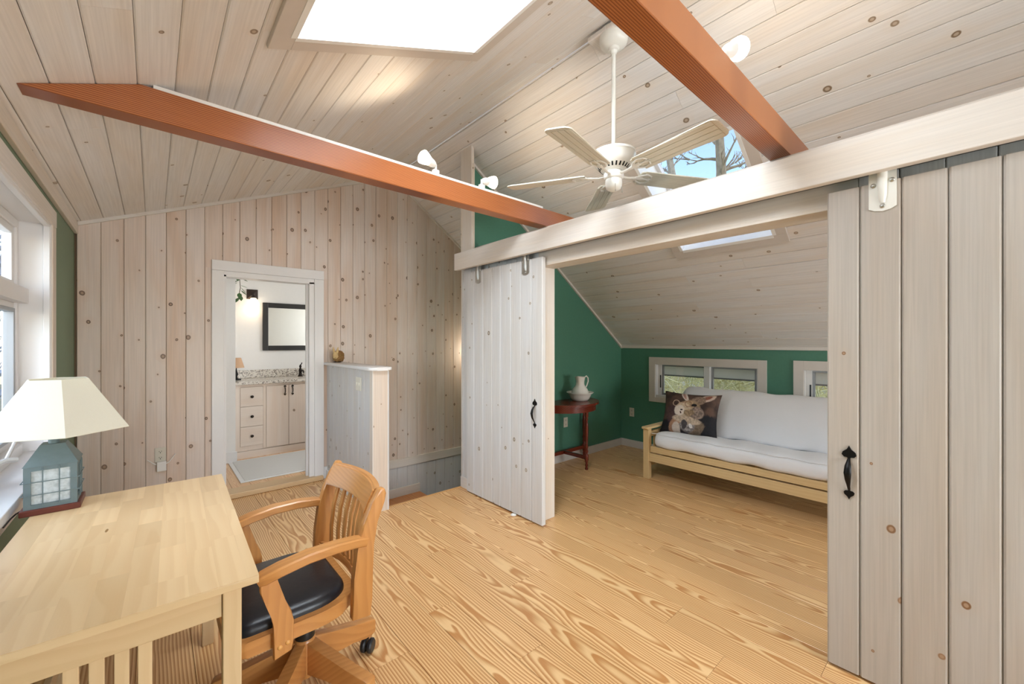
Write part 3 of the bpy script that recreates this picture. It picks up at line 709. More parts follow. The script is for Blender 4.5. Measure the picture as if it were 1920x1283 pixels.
# ------------------------------------------------------------------ ceiling fan
fan = thing('ceiling_fan', 'white five blade ceiling fan hanging on a long rod from the ridge', 'ceiling fan', (2.06, 1.425, 2.318))
M_BLADE = rings('fan_blade_wash', (226, 222, 206), (208, 203, 186), 'X', freq=60, amp=.02, rough=.4, contrast=.4, tint=.02, straight=.5)
bm = bmesh.new(); lathe(bm, [(.08, .93), (.084, .90), (.083, .875), (.076, .852), (.05, .835), (.034, .83), (.03, .818), (.022, .814), (.018, .80), (.013, .795)], 30); fin('canopy', bm, M_FANW, fan, True)
B('canopy_block', -.085, .085, -.13, .13, .895, .925, M_CEIL, fan, .006)
bm = bmesh.new(); lathe(bm, [(.0125, .20), (.0125, .80)], 14); fin('downrod', bm, M_FANW, fan, True)
bm = bmesh.new(); lathe(bm, [(.02, .214), (.115, .212), (.128, .205), (.129, .192), (.122, .184), (.118, .155), (.108, .135), (.07, .10), (.05, .092)], 36); mh = fin('motor_housing', bm, M_FANW, fan, True)
for i in range(24):
    a = 2 * PI * i / 24; Mv = Matrix.Rotation(a, 4, 'Z') @ Matrix.Translation((.089, 0, .121)) @ Matrix.Rotation(math.radians(40), 4, 'Y')
    bm = bmesh.new(); box(bm, -.002, .003, -.0045, .0045, -.02, .016, Mv); fin('vent_slot', bm, M_DARK, mh)
bm = bmesh.new(); lathe(bm, [(.052, .095), (.058, .082), (.058, .06), (.052, .05), (.047, .048)], 28); fin('flywheel', bm, M_FANW, fan, True)
bm = bmesh.new(); lathe(bm, [(.047, .048), (.049, .03), (.047, .008), (.04, -.008), (.022, -.018), (.001, -.020)], 28); fin('switch_housing', bm, M_FANW, fan, True)
bm = bmesh.new(); tube(bm, [(-.03, -.033, .02), (-.034, -.036, -.02), (-.034, -.036, -.035)], [.0016, .0016, .004], 6); fin('pull_chain', bm, M_STEEL, fan)
bm = bmesh.new(); tube(bm, [(.028, -.035, .02), (.032, -.038, -.02), (.032, -.038, -.03)], [.0016, .0016, .004], 6); fin('pull_chain', bm, M_STEEL, fan)
for i in range(5):
    ang = math.radians(47 + 72 * i); Mb = Matrix.Rotation(ang, 4, 'Z') @ Matrix.Translation((0, 0, .083)) @ Matrix.Rotation(math.radians(-11), 4, 'X')
    bm = bmesh.new(); out = []
    L0, L1 = .165, .66
    for k in range(6): a = PI / 2 * k / 5; out.append((L1 - .035 + .035 * math.sin(a), .075 - .035 + .035 * math.cos(a)))
    out = [(L0, .05)] + [(L0 + .03, .06)] + out; full = out + [(x_, -y_) for x_, y_ in out[::-1]]
    prism(bm, full, -.003, .003)
    for q in (-.0335, 0, .0335):     # bead grooves as raised strips between
        pass
    for ya, yb in ((-.066, -.04), (-.035, -.003), (.003, .035), (.04, .066)): box(bm, L0 + .02, L1 - .022, ya, yb, -.0052, -.003)
    bl = fin('blade', bm, M_BLADE, fan); bl.matrix_local = Mb
    bm = bmesh.new(); tube(bm, [(.045, 0, -.012), (.09, 0, -.016), (.14, 0, -.010), (.19, 0, -.007)], [.010, .009, .011, .012], 8, (1.2, .6))
    for s_ in (-1, 1): tube(bm, [(.14, 0, -.011), (.165, .028 * s_, -.009), (.20, .044 * s_, -.008), (.235, .034 * s_, -.008), (.245, .012 * s_, -.008), (.225, .006 * s_, -.008)], [.007, .007, .006, .006, .005, .004], 6, (1, .6))
    tube(bm, [(.19, 0, -.008), (.23, 0, -.008), (.26, 0, -.008)], [.008, .006, .003], 6, (1, .6))
    fin('blade_iron', bm, M_FANW, bl, True)

# ------------------------------------------------------------------ desk
dk = thing('desk', 'light birch desk with a butcher block top below the tall window', 'desk', (.219, 1.302, 0), math.radians(-1.6))
M_BIR = lambda ax: rings('birch_desk', (228, 199, 156), (214, 180, 132), ax, freq=30, amp=.10, ulen=1.2, rough=.33, contrast=.35, tint=.05, straight=.6)
M_STAVE = rings('birch_stave', (230, 198, 152), (214, 174, 122), 'B', freq=30, amp=.06, ulen=.9, rough=.28, contrast=.4, tint=.09)
DW, DL = .585, 1.115
top = B('tabletop', -DW, 0, 0, DL, .738, .7585, M_BIR('X'), dk, .002)
x_ = -DW
cols = [.062] * 9; cols.append(DW - .062 * 9)
for w in cols:
    y = 0
    while y < DL - .001:
        L = RN.uniform(.16, .42)
        if y == 0: L = RN.uniform(.08, .34)
        if DL - (y + L) < .1: L = DL - y
        board(top, M_STAVE, (x_ + w, y, .760), (0, 1, 0), (-1, 0, 0), L, w, t=.0015, ch=.0002, g=.0, name='stave'); y += L
    x_ += w
def leg(px, py): return B('leg', px, px + .043, py, py + .043, 0, .738, M_BIR('Z'), dk, .003)
lx = -.079; leg(lx, .035); leg(-DW + .035, .035); leg(lx, DL - .078); leg(-DW + .035, DL - .078)
B('apron', -DW + .08, lx - .001, .045, .065, .655, .738, M_BIR('X'), dk, .002)
B('apron', -DW + .08, lx - .001, DL - .065, DL - .045, .655, .738, M_BIR('X'), dk, .002)
B('apron', lx + .012, lx + .03, .079, DL - .079, .675, .738, M_BIR('Y'), dk, .002); B('apron', -DW + .048, -DW + .066, .079, DL - .079, .655, .738, M_BIR('Y'), dk, .002)
for yy in (.05, DL - .07):
    B('stretcher', -DW + .08, lx - .001, yy, yy + .02, .135, .19, M_BIR('X'), dk, .002)
    for xs in (-.376, -.334, -.291, -.249):
        B('slat', xs, xs + .027, yy + .004, yy + .016, .19, .655, M_BIR('Z'), dk, .002)
B('stretcher', -DW + .05, -DW + .07, .079, DL - .079, .135, .19, M_BIR('Y'), dk, .002)
# knot mark in the top
bm = bmesh.new(); prism(bm, [(.004 * math.cos(a * PI / 6) * (1 + .2 * math.sin(a)), .016 * math.sin(a * PI / 6)) for a in range(12)], 0, .0003, Matrix.Translation((-.355, .635, .7601))); fin('knot', bm, plain('knot_brown', (150, 112, 66), .4), top)

# ------------------------------------------------------------------ lantern lamp
lm = thing('lantern_lamp', 'blue grey caged lantern table lamp with a wide cream shade', 'table lamp', (-.288, 2.362, .7602))
M_TEAL = plain('blue_grey_tin', (106, 122, 124), .5, .15, var=.05, nscale=50, bump=.06)
B('base', -.078, .078, -.078, .078, 0, .022, plain('mahogany_base', (98, 44, 32), .4, var=.12), lm, .003)
M2 = lambda: bmesh.new()
hb, ht, zb0, zb1 = .068, .064, .022, .178
bm = M2()
for sx in (-1, 1):
    for sy in (-1, 1): box(bm, min(sx * hb, sx * (hb - .018)), max(sx * hb, sx * (hb - .018)), min(sy * hb, sy * (hb - .018)), max(sy * hb, sy * (hb - .018)), zb0, zb1)
for s_ in (-1, 1):
    for (za, zb_) in ((zb0, zb0 + .016), (zb1 - .016, zb1)):
        box(bm, -hb + .018, hb - .018, min(s_ * hb, s_ * (hb - .006)), max(s_ * hb, s_ * (hb - .006)), za, zb_); box(bm, min(s_ * hb, s_ * (hb - .006)), max(s_ * hb, s_ * (hb - .006)), -hb + .018, hb - .018, za, zb_)
box(bm, -hb + .01, hb - .01, -hb + .01, hb - .01, zb0, zb0 + .004)
fin('cage', bm, M_TEAL, lm)
ML = glass('seeded_lantern_glass', (.95, .98, .98, 1), .06, .75, .15)
for s_ in (-1, 1):
    B('pane', -hb + .016, hb - .016, s_ * (hb - .010) - .001, s_ * (hb - .010) + .001, zb0 + .014, zb1 - .014, ML, lm); B('pane', s_ * (hb - .010) - .001, s_ * (hb - .010) + .001, -hb + .016, hb - .016, zb0 + .014, zb1 - .014, ML, lm)
bm = M2()
for s_ in (-1, 1):
    for q in (-.02, .022):
        tube(bm, [(q, s_ * (hb + .004), zb0 + .012), (q, s_ * (hb + .004), zb1 - .004)], .0018, 5); tube(bm, [(s_ * (hb + .004), q, zb0 + .012), (s_ * (hb + .004), q, zb1 - .004)], .0018, 5)
e_ = hb + .006
for zz in (.075, .122): tube(bm, [(-e_, -e_, zz), (e_, -e_, zz), (e_, e_, zz), (-e_, e_, zz), (-e_, -e_, zz)], .0018, 5)
fin('guard_wires', bm, M_TEAL, lm)
bm = M2(); a = [(-hb - .003, -hb - .003, zb1), (hb + .003, -hb - .003, zb1), (hb + .003, hb + .003, zb1), (-hb - .003, hb + .003, zb1)]; b = [(p[0] * .46, p[1] * .46, zb1 + .072) for p in a]
va = [bm.verts.new(p) for p in a]; vb_ = [bm.verts.new(p) for p in b]; bm.faces.new(va[::-1]); bm.faces.new(vb_)
for i in range(4): bm.faces.new((va[i], va[(i + 1) % 4], vb_[(i + 1) % 4], vb_[i]))
fin('roof', bm, M_TEAL, lm)
bm = M2(); lathe(bm, [(.016, zb1 + .072), (.016, zb1 + .115), (.008, zb1 + .118), (.008, .49)], 16); fin('neck', bm, M_TEAL, lm, True)
bm = M2(); lathe(bm, [(.02, .026), (.02, .075), (.006, .08), (.006, .11), (.001, .115)], 14); fin('candle', bm, M_WHITEP, lm, True)
bm = M2(); sh = []
zs = [(.222, .288), (.214, .2905), (.105, .497)]
for r_, z_ in ((.214, .2945), (.213, .298), (.088, .497)):
    sh.append([bm.verts.new((.012 + r_ * math.cos(math.radians(-79 + 60 * i)), r_ * math.sin(math.radians(-79 + 60 * i)), z_)) for i in range(6)])
for r1, r2 in zip(sh, sh[1:]):
    for i in range(6): bm.faces.new((r1[i], r1[(i + 1) % 6], r2[(i + 1) % 6], r2[i]))
kk = NT('cream_lampshade'); kk.col(kk.mix(kk.noise(kk.obj(), 300, 2), srgb(238, 234, 218), srgb(246, 243, 230))); kk.p(Roughness=.8)
tr = kk.n('ShaderNodeBsdfTranslucent'); tr.inputs[0].default_value = srgb(240, 234, 214); mx = kk.n('ShaderNodeMixShader'); mx.inputs[0].default_value = .35
kk.t.links.new(kk.b.outputs[0], mx.inputs[1]); kk.t.links.new(tr.outputs[0], mx.inputs[2]); kk.t.links.new(mx.outputs[0], kk.out.inputs[0])
so = fin('shade', bm, kk.m, lm); md = so.modifiers.new('t', 'SOLIDIFY'); md.thickness = .002
bm = M2(); tube(bm, [(-.08, .0, .008), (-.092, -.02, .004), (-.097, -.07, .003), (-.0975, -.16, .003)], .0028, 6); fin('power_cord', bm, plain('black_cord', (20, 20, 20), .5), lm, True)

# ------------------------------------------------------------------ desk chair
ch = thing('office_chair', 'honey oak banker chair with a black leather seat at the desk', 'chair', (.45, 1.70, 0))
M_OAK = lambda ax: rings('honey_oak', (206, 146, 84), (176, 114, 58), ax, freq=38, amp=.12, ulen=1.3, rough=.28, contrast=.4, tint=.02, straight=.5)
MXZ = frame((0, 0, 0), (1, 0, 0), (0, 0, 1))       # poly (x,z), extrude along -y
def plan(front, back, half, zz0, zz1, rb, rf=.05):
    p = []
    for k in range(9): a = math.radians(90 * k / 8); p.append((back - rb + rb * math.cos(a) if rb else back, half - rb * .75 + rb * .75 * math.sin(a)))
    p = p[::1]
    for k in range(6): a = math.radians(90 + 90 * k / 5); p.append((front + rf + rf * math.cos(a), half - rf + rf * math.sin(a)))
    return p + [(x_, -y_) for x_, y_ in p[::-1]]
bm = M2(); prism(bm, plan(-.285, .125, .238, 0, 0, .16), .436, .484); bevel(bm, .010, 2); fin('seat_frame', bm, M_OAK('X'), ch, True)
M_LEA = plain('black_leather', (24, 27, 33), .34, var=.08, nscale=8, bump=.12)
bm = M2(); rows = []; pl0 = plan(-.27, .09, .212, 0, 0, .13, .05)
for k, (sc_, z_) in enumerate(((1.0, .480), (1.0, .492), (.985, .503), (.94, .513), (.85, .520), (.6, .526), (.3, .528))):
    rows.append([bm.verts.new(((x_ + .09) * sc_ - .09, y_ * sc_, z_)) for x_, y_ in pl0])
for a, b in zip(rows, rows[1:]):
    for i in range(len(a)): bm.faces.new((a[i], a[(i + 1) % len(a)], b[(i + 1) % len(a)], b[i]))
bm.faces.new(rows[-1]); fin('seat_cushion', bm, M_LEA, ch, True, angle=60)
for s_ in (-1, 1):
    yo = .232 * s_
    pf = [(.078, .412), (.145, .405), (.150, .47), (.152, .56), (.156, .66), (.170, .74), (.192, .81), (.205, .835), (.198, .856), (.178, .857), (.150, .81), (.118, .74), (.098, .66), (.085, .56)]
    bm = M2(); prism(bm, pf, -yo - .016, -yo + .016, MXZ); bevel(bm, .005, 2); fin('back_post', bm, M_OAK('Z'), ch, True)
    bm = M2(); yy = .252 * s_
    pa = [(-.212, yy * .97, .664), (-.195, yy * .99, .672), (-.15, yy * 1.0, .684), (-.07, yy * 1.0, .696), (.02, yy * .99, .697), (.09, yy * .97, .690), (.130, yy * .95, .680)]
    sweep(bm, pa, [.020, .026, .028, .027, .025, .023, .018], [.012, .016, .016, .016, .016, .016, .016], (0, 1, 0)); fin('armrest', bm, M_OAK('X'), ch, True, angle=35)
    ps = [(-.206, .664), (-.160, .676), (-.153, .63), (-.135, .582), (-.119, .546), (-.113, .515), (-.112, .455), (-.118, .420), (-.169, .408), (-.169, .516), (-.172, .545), (-.190, .588), (-.205, .63)]
    bm = M2(); y2 = .252 * s_; prism(bm, ps, -y2 - .011, -y2 + .011, MXZ); bevel(bm, .003, 1); su = fin('arm_support', bm, M_OAK('Z'), ch, True)
    for dx in (-.152, -.130):
        bm = M2(); ico(bm, (dx, (.2635) * s_, 450 / 1000 if dx > -.14 else .444), .0075, 2, (1, .6, 1)); fin('wood_plug', bm, plain('oak_plug', (226, 168, 96), .35), su, True)
bow = lambda y_, d: d * (1 - (y_ / .22) ** 2)
def rail(n, z0, z1, xb, xt, depth, th):
    bm = M2(); N = 10; fr, bk = [], []
    for i in range(N + 1):
        y_ = -.217 + .434 * i / N; b_ = bow(y_, depth)
        fr.append([bm.verts.new((xb + b_ - th / 2, y_, z0)), bm.verts.new((xt + b_ - th / 2, y_, z1))]); bk.append([bm.verts.new((xb + b_ + th / 2, y_, z0)), bm.verts.new((xt + b_ + th / 2, y_, z1))])
    for i in range(N):
        bm.faces.new((fr[i][0], fr[i + 1][0], fr[i + 1][1], fr[i][1])); bm.faces.new((bk[i][0], bk[i][1], bk[i + 1][1], bk[i + 1][0]))
        bm.faces.new((fr[i][1], fr[i + 1][1], bk[i + 1][1], bk[i][1])); bm.faces.new((fr[i][0], bk[i][0], bk[i + 1][0], fr[i + 1][0]))
    bm.faces.new((fr[0][0], fr[0][1], bk[0][1], bk[0][0])); bm.faces.new((fr[N][0], bk[N][0], bk[N][1], fr[N][1]))
    bmesh.ops.bevel(bm, geom=[e for e in bm.edges if e.calc_length() > .035 and abs(e.verts[0].co.z - e.verts[1].co.z) < 1e-4], offset=.006, segments=2, affect='EDGES')
    fin(n, bm, M_OAK('Y'), ch, True, angle=30)
rail('crest_rail', .765, .852, .138, .178, .045, .03); rail('lower_rail', .475, .515, .105, .11, .05, .028)
for y_ in (-.150, -.1, -.05, 0, .05, .1, .150):
    b_ = bow(y_, .045); bm = M2(); sweep(bm, [(.107 + b_, y_, .50), (.108 + b_, y_, .60), (.118 + b_, y_, .69), (.140 + b_, y_, .775)], .0125, .005, (0, 1, 0)); fin('back_slat', bm, M_OAK('Z'), ch)
BO = Matrix.Translation((0, .05, 0))
bm = M2(); lathe(bm, [(.034, .09), (.038, .095), (.040, .12), (.040, .225), (.036, .238), (.028, .244)], 20, BO); fin('hub', bm, M_OAK('Z'), ch, True)
bm = M2(); lathe(bm, [(.036, .24), (.034, .29), (.027, .30), (.025, .436)], 18, BO); fin('gas_column', bm, plain('chair_black_plastic', (26, 25, 24), .4), ch, True)
B('tilt_mechanism', -.13, .07, -.06, .10, .405, .4365, plain('chair_black_plastic', (26, 25, 24), .4), ch, .01)
for i in range(5):
    a = math.radians(13 + 72 * i); Ma = BO @ Matrix.Rotation(a, 4, 'Z')
    bm = M2(); prism(bm, [(.03, .232), (.10, .206), (.22, .168), (.295, .150), (.312, .142), (.312, .088), (.295, .080), (.262, .080), (.20, .100), (.12, .112), (.03, .108)], -.022, .022, Ma @ MXZ); bevel(bm, .004, 2)
    ar = fin('base_arm', bm, M_OAK('X'), ch, True)
    bm = M2(); Mc = Ma @ Matrix.Translation((.285, 0, .031)) @ Matrix.Rotation(.5 + i, 4, 'Z')
    lathe(bm, [(.006, .03), (.006, .05)], 8, Mc)
    for s_ in (-1, 1): lathe(bm, [(.001, .004), (.024, .004), (.030, .010), (.030, .020), (.024, .026), (.001, .026)], 18, Mc @ Matrix.Rotation(PI / 2 * s_, 4, 'X'))
    fin('caster', bm, plain('caster_black', (34, 38, 42), .35), ar, True)

# ------------------------------------------------------------------ wall outlets
def outlet(loc, yd, label, dark=False):
    t = thing('wall_outlet', label, 'outlet', loc); F_ = frame((0, 0, 0), yd, (0, 0, 1)); m = plain('outlet_ivory', (216, 210, 194), .4)
    bm = M2(); box(bm, -.035, .035, -.058, .058, 0, .005); bevel(bm, .002); bm.transform(F_); pl_ = fin('plate', bm, m, t)
    for z_ in (-.025, .025):
        bm = M2(); box(bm, -.016, .016, z_ - .014, z_ + .014, .005, .007, F_); rc = fin('receptacle', bm, plain('outlet_ivory', (216, 210, 194), .4), t)
        for x_, z2, w in ((-.007, .004, .0015), (.007, .004, .0015), (0, -.007, .0025)):
            bm = M2(); box(bm, x_ - w, x_ + w, z_ + z2 - .004, z_ + z2 + .004, .007, .0075, F_); fin('slot', bm, M_DARK, rc)
    return t
outlet((.045, YB - .002, .475), (1, 0, 0), 'ivory wall outlet low on the pine wall with a charger plugged in')
outlet((3.654, YG - .002, .453), (1, 0, 0), 'ivory wall outlet under the half round table')
outlet((XR - .002, 3.031, .464), (0, -1, 0), 'ivory wall outlet between the corner and the futon')
pg = thing('plug_adapter', 'white charger block with two white cords on the pine wall', 'charger', (.052, YB - .010, .385))
B('block', -.03, .03, -.035, 0, -.04, .04, M_WHITEP, pg, .006)
for s_ in (-1, 1):
    bm = M2(); tube(bm, [(s_ * .028, -.015, .015), (s_ * .05, -.018, .03), (s_ * .088, -.008, .065 if s_ < 0 else .085)], [.004, .0035, .003], 6); fin('cord', bm, M_WHITEP, pg, True)

# ------------------------------------------------------------------ futon
ft = thing('futon_sofa', 'pale wood futon with white mattress under the low alcove windows', 'sofa', (3.80, 2.27, 0))
M_FUT = lambda ax: rings('futon_pine', (226, 196, 144), (208, 172, 118), ax, freq=40, amp=.03, rough=.35, contrast=.4, tint=.03, straight=.5)
LEN = 2.05; DEP = .84
for yy in (0, -LEN):
    s0 = yy - .06 if yy == 0 else yy
    B('leg', 0, .062, s0, s0 + .06, 0, .505, M_FUT('Z'), ft, .004); B('leg', DEP - .062, DEP, s0, s0 + .06, 0, .505, M_FUT('Z'), ft, .004)
    B('arm_rest', -.02, DEP + .01, s0 - .008, s0 + .068, .505, .530, M_FUT('X'), ft, .008); B('arm_rail', .062, DEP - .062, s0 + .015, s0 + .045, .42, .475, M_FUT('X'), ft, .003); B('arm_rail', .062, DEP - .062, s0 + .015, s0 + .045, .12, .18, M_FUT('X'), ft, .003)
    for k in range(4): B('arm_slat', .16 + k * .15, .19 + k * .15, s0 + .022, s0 + .038, .18, .42, M_FUT('Z'), ft)
B('front_rail', .012, .036, -LEN + .06, -.06, .18, .262, M_FUT('Y'), ft, .003); B('seat_rail', .02, .045, -LEN + .07, -.07, .275, .335, M_FUT('Y'), ft, .003)
B('back_rail', DEP - .05, DEP - .02, -LEN + .06, -.06, .12, .20, M_FUT('Y'), ft, .003); B('back_top_rail', DEP - .04, DEP - .015, -LEN + .08, -.08, .72, .79, M_FUT('Y'), ft, .003)
for k in range(12): B('seat_slat', .045, .62, -LEN + .12 + k * .155, -LEN + .18 + k * .155, .30, .318, M_FUT('X'), ft)
M_FAB = plain('white_futon_cover', (236, 236, 238), .85, var=.02, nscale=5, bump=.15, sheen=.15)
def soft(name, ax0, L_, poly_fn, mat, par, N=26, seed=1):
    """closed section in x,z (function of s 0..1) swept along y, ends rounded in"""
    rr = random.Random(seed); bm = bmesh.new(); rows = []; cx_ = sum(p[0] for p in poly_fn) / len(poly_fn); cz_ = sum(p[1] for p in poly_fn) / len(poly_fn)
    for i in range(N + 1):
        t = i / N; y_ = ax0 - L_ * t; k = min(t, 1 - t) * L_
        sc_ = 1 - .5 * max(0, 1 - k / .05) ** 2
        row = []
        for j, (px, pz) in enumerate(poly_fn):
            wob = .006 * math.sin(t * 23 + j * 1.3 + seed) + .005 * math.sin(t * 41 + j * .7)
            row.append(bm.verts.new((cx_ + (px - cx_) * sc_ + wob * .5, y_, cz_ + (pz - cz_) * sc_ + wob)))
        rows.append(row)
    n = len(poly_fn)
    for a, b in zip(rows, rows[1:]):
        for j in range(n): bm.faces.new((a[j], a[(j + 1) % n], b[(j + 1) % n], b[j]))
    bm.faces.new(rows[0]); bm.faces.new(rows[-1][::-1])
    o = fin(name, bm, mat, par, True, angle=80); m = o.modifiers.new('s', 'SUBSURF'); m.levels = 1; m.render_levels = 1; return o
seat_sec = [(.01, .335), (-.005, .37), (-.005, .42), (.015, .462), (.06, .482), (.20, .478), (.40, .455), (.56, .435), (.62, .40), (.60, .335), (.40, .325), (.20, .328)]
sm = soft('seat_mattress', -.075, LEN - .15, seat_sec, M_FAB, ft, 40, 2)
bm = M2(); tube(bm, [(-.003 + .018 + .004 * math.sin(k), -.09 - k * (LEN - .18) / 30, .470 + .004 * math.sin(k * 1.7)) for k in range(31)], .003, 5); fin('piping', bm, M_FAB, sm, True)
back_sec = [(.52, .42), (.50, .46), (.545, .60), (.60, .76), (.65, .875), (.68, .905), (.72, .90), (.775, .87), (.78, .82), (.73, .66), (.68, .52), (.64, .42)]
soft('back_mattress', -.08, LEN - .16, back_sec, M_FAB, ft, 40, 5)

# cushion with a printed rabbit portrait
cu = thing('cushion', 'dark brown cushion printed with a rabbit in round glasses, on the futon', 'cushion', (4.12, 1.945, .45))
def cushion_mat():
    k = NT('rabbit_print'); x, y, z = k.sep(k.obj())
    u = k.ma('ADD', k.ma('DIVIDE', x, .57), .5); v = k.ma('ADD', k.ma('DIVIDE', y, .46), .5)
    vec = k.comb(u, v, 0); nz = k.noise(k.obj(), 55, 3); nz2 = k.noise(k.obj(), 9, 2)
    c = k.mix(k.smooth(nz2, .3, .7), srgb(52, 38, 34), srgb(96, 72, 60))
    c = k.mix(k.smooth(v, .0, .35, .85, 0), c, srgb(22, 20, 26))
    def el(c, cu_, cv_, ru, rv, rgb, rot=0, ring=None, soft_=.12, tex=0.0, op=1.0):
        d = k.vm('SUBTRACT', vec, (cu_, cv_, 0))
        if rot:
            r_ = k.n('ShaderNodeVectorRotate', rotation_type='Z_AXIS'); k.set(r_.inputs['Vector'], d); r_.inputs['Angle'].default_value = -math.radians(rot); d = r_.outputs[0]
        l = k.vm('LENGTH', k.vm('DIVIDE', d, (ru, rv, 1)))
        l = k.ma('MULTIPLY_ADD', k.ma('SUBTRACT', nz, .5), .35, l)
        m = k.smooth(l, 1 - soft_, 1 + soft_, op, 0)
        if ring: m = k.ma('MULTIPLY', m, k.smooth(l, ring - .08, ring + .08))
        a = srgb(*rgb)
        cc = k.mix(k.smooth(nz, .35, .65), tuple(q * (1 - tex) for q in a[:3]) + (1,), a) if tex else a
        return k.mix(m, c, cc)
    c = el(c, .80, .18, .36, .30, (24, 23, 30), 20, tex=.3)
    c = el(c, .17, .10, .22, .20, (20, 20, 28))
    c = el(c, .27, .40, .15, .24, (92, 66, 72), 20, tex=.3, op=.5)
    c = el(c, .66, .13, .10, .20, (132, 112, 92), -38, tex=.35)
    c = el(c, .30, .20, .09, .19, (176, 132, 104), -18, tex=.3)
    c = el(c, .33, .13, .07, .14, (208, 192, 178), 0, tex=.15)
    c = el(c, .52, .22, .13, .15, (168, 158, 154), 10, tex=.65)
    c = el(c, .50, .33, .25, .09, (206, 184, 160), -8, tex=.35)
    c = el(c, .47, .26, .05, .07, (82, 76, 76), 20, tex=.3)
    c = el(c, .41, .88, .045, .15, (226, 208, 196), 30, tex=.1); c = el(c, .405, .88, .02, .10, (196, 150, 136), 30, tex=.2)
    c = el(c, .80, .86, .15, .075, (216, 190, 172), 38, tex=.25)
    c = el(c, .80, .865, .085, .035, (150, 92, 72), 38, tex=.2)
    c = el(c, .66, .78, .13, .10, (158, 132, 112), 28, tex=.45)
    c = el(c, .52, .60, .19, .18, (190, 160, 126), 12, tex=.45); c = el(c, .42, .57, .13, .15, (216, 192, 162), 0, tex=.25)
    c = el(c, .66, .50, .12, .14, (168, 146, 132), 10, tex=.6)
    c = el(c, .36, .53, .09, .12, (232, 218, 204), 0, tex=.1)
    c = el(c, .53, .50, .09, .07, (176, 148, 116), 10, tex=.5)
    c = el(c, .395, .545, .022, .016, (44, 30, 28)); c = el(c, .385, .485, .012, .03, (80, 56, 50), 20)
    c = el(c, .60, .67, .05, .032, (24, 20, 20), 8)
    c = el(c, .285, .69, .062, .072, (206, 176, 150), ring=.80, soft_=.05); c = el(c, .50, .69, .062, .072, (150, 112, 88), ring=.80, soft_=.06)
    c = el(c, .395, .715, .05, .008, (170, 132, 104))
    c = el(c, .47, .18, .035, .05, (70, 64, 66), -20); c = el(c, .58, .21, .03, .05, (230, 224, 220), 20, tex=.2)
    k.col(c); k.p(Roughness=.8); return k.m
bm = bmesh.new(); N = 18; g = []
for face in (1, -1):
    gr = []
    for i in range(N + 1):
        row = []
        for j in range(N + 1):
            a, b = i / N * 2 - 1, j / N * 2 - 1
            pin = 1 - .10 * (1 - a * a) * b * b * 0
            px = a * .285 * (1 - .09 * (1 - b * b)); py = b * .23 * (1 - .09 * (1 - a * a))
            th = .085 * ((1 - a ** 4) * (1 - b ** 4)) ** .5
            row.append(bm.verts.new((px, py, face * th)))
        gr.append(row)
    for i in range(N):
        for j in range(N): bm.faces.new((gr[i][j], gr[i + 1][j], gr[i + 1][j + 1], gr[i][j + 1]) if face > 0 else (gr[i][j], gr[i][j + 1], gr[i + 1][j + 1], gr[i + 1][j]))
bmesh.ops.remove_doubles(bm, verts=bm.verts[:], dist=.0005)
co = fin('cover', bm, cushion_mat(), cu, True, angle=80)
# local x -> -Y (image right), y -> up leaning back, z -> -X
xd = Vector((.12, -1, .0)).normalized(); up = Vector((.40, .07, 1)).normalized(); up = (up - xd * up.dot(xd)).normalized()
co.matrix_local = frame((.03, .0, .205), xd, up)

# ------------------------------------------------------------------ half round table, pitcher and basin
tb = thing('half_round_table', 'dark mahogany half round table against the green alcove wall', 'table', (3.56, 3.18, 0))
M_MAH = lambda ax: rings('mahogany', (122, 50, 32), (70, 24, 18), ax, freq=50, amp=.03, rough=.25, contrast=.6, tint=.02, straight=.5)
half = lambda r_: [(r_ * math.cos(math.radians(180 + 180 * k / 28)), r_ * math.sin(math.radians(180 + 180 * k / 28))) for k in range(29)]
bm = M2(); prism(bm, half(.43), .705, .728); bevel(bm, .006, 2); fin('top', bm, M_MAH('X'), tb, True)
bm = M2(); prism(bm, half(.395), .635, .705); fin('apron', bm, M_MAH('X'), tb, True, angle=20)
def turned(n, x_, y_):
    bm = M2(); lathe(bm, [(.016, 0), (.018, .012), (.013, .03), (.017, .05), (.012, .07), (.018, .095), (.018, .10), (.022, .105), (.022, .16), (.018, .165), (.012, .175), (.019, .20), (.014, .225), (.020, .25), (.013, .28), (.017, .35), (.021, .44), (.018, .50), (.012, .53), (.019, .55), (.013, .565), (.020, .58), (.020, .64)], 12, Matrix.Translation((x_, y_, 0))); fin(n, bm, M_MAH('Z'), tb, True, angle=50)
turned('leg', .01, -.36); turned('leg', .37, -.035); turned('leg', -.37, -.035)
B('stretcher', -.37, .37, -.05, -.02, .11, .15, M_MAH('X'), tb, .003)
bm = M2(); sweep(bm, [(0, -.03, .13), (.01, -.2, .13), (.01, -.36, .13)], .016, .018, (1, 0, 0)); fin('stretcher', bm, M_MAH('Y'), tb)
M_CHINA = plain('white_china', (238, 234, 226), .18, var=.01)
bs = thing('wash_basin', 'white china basin on the half round table', 'basin', (3.68, 3.0, .7285))
bm = M2(); lathe(bm, [(.07, 0), (.085, .002), (.105, .025), (.122, .06), (.130, .078), (.155, .094), (.154, .099), (.130, .086), (.115, .06), (.09, .02), (.001, .012)], 32, cap=False); fin('bowl', bm, M_CHINA, bs, True, angle=70)
pt = thing('pitcher', 'white china pitcher standing in the basin', 'pitcher', (3.68, 3.0, .746))
bm = M2(); pr = [(.06, .0), (.082, .02), (.097, .055), (.097, .085), (.083, .118), (.06, .145), (.049, .17), (.048, .20), (.055, .235), (.06, .255), (.056, .255), (.044, .205), (.044, .17)]
lathe(bm, pr, 28, cap=False)
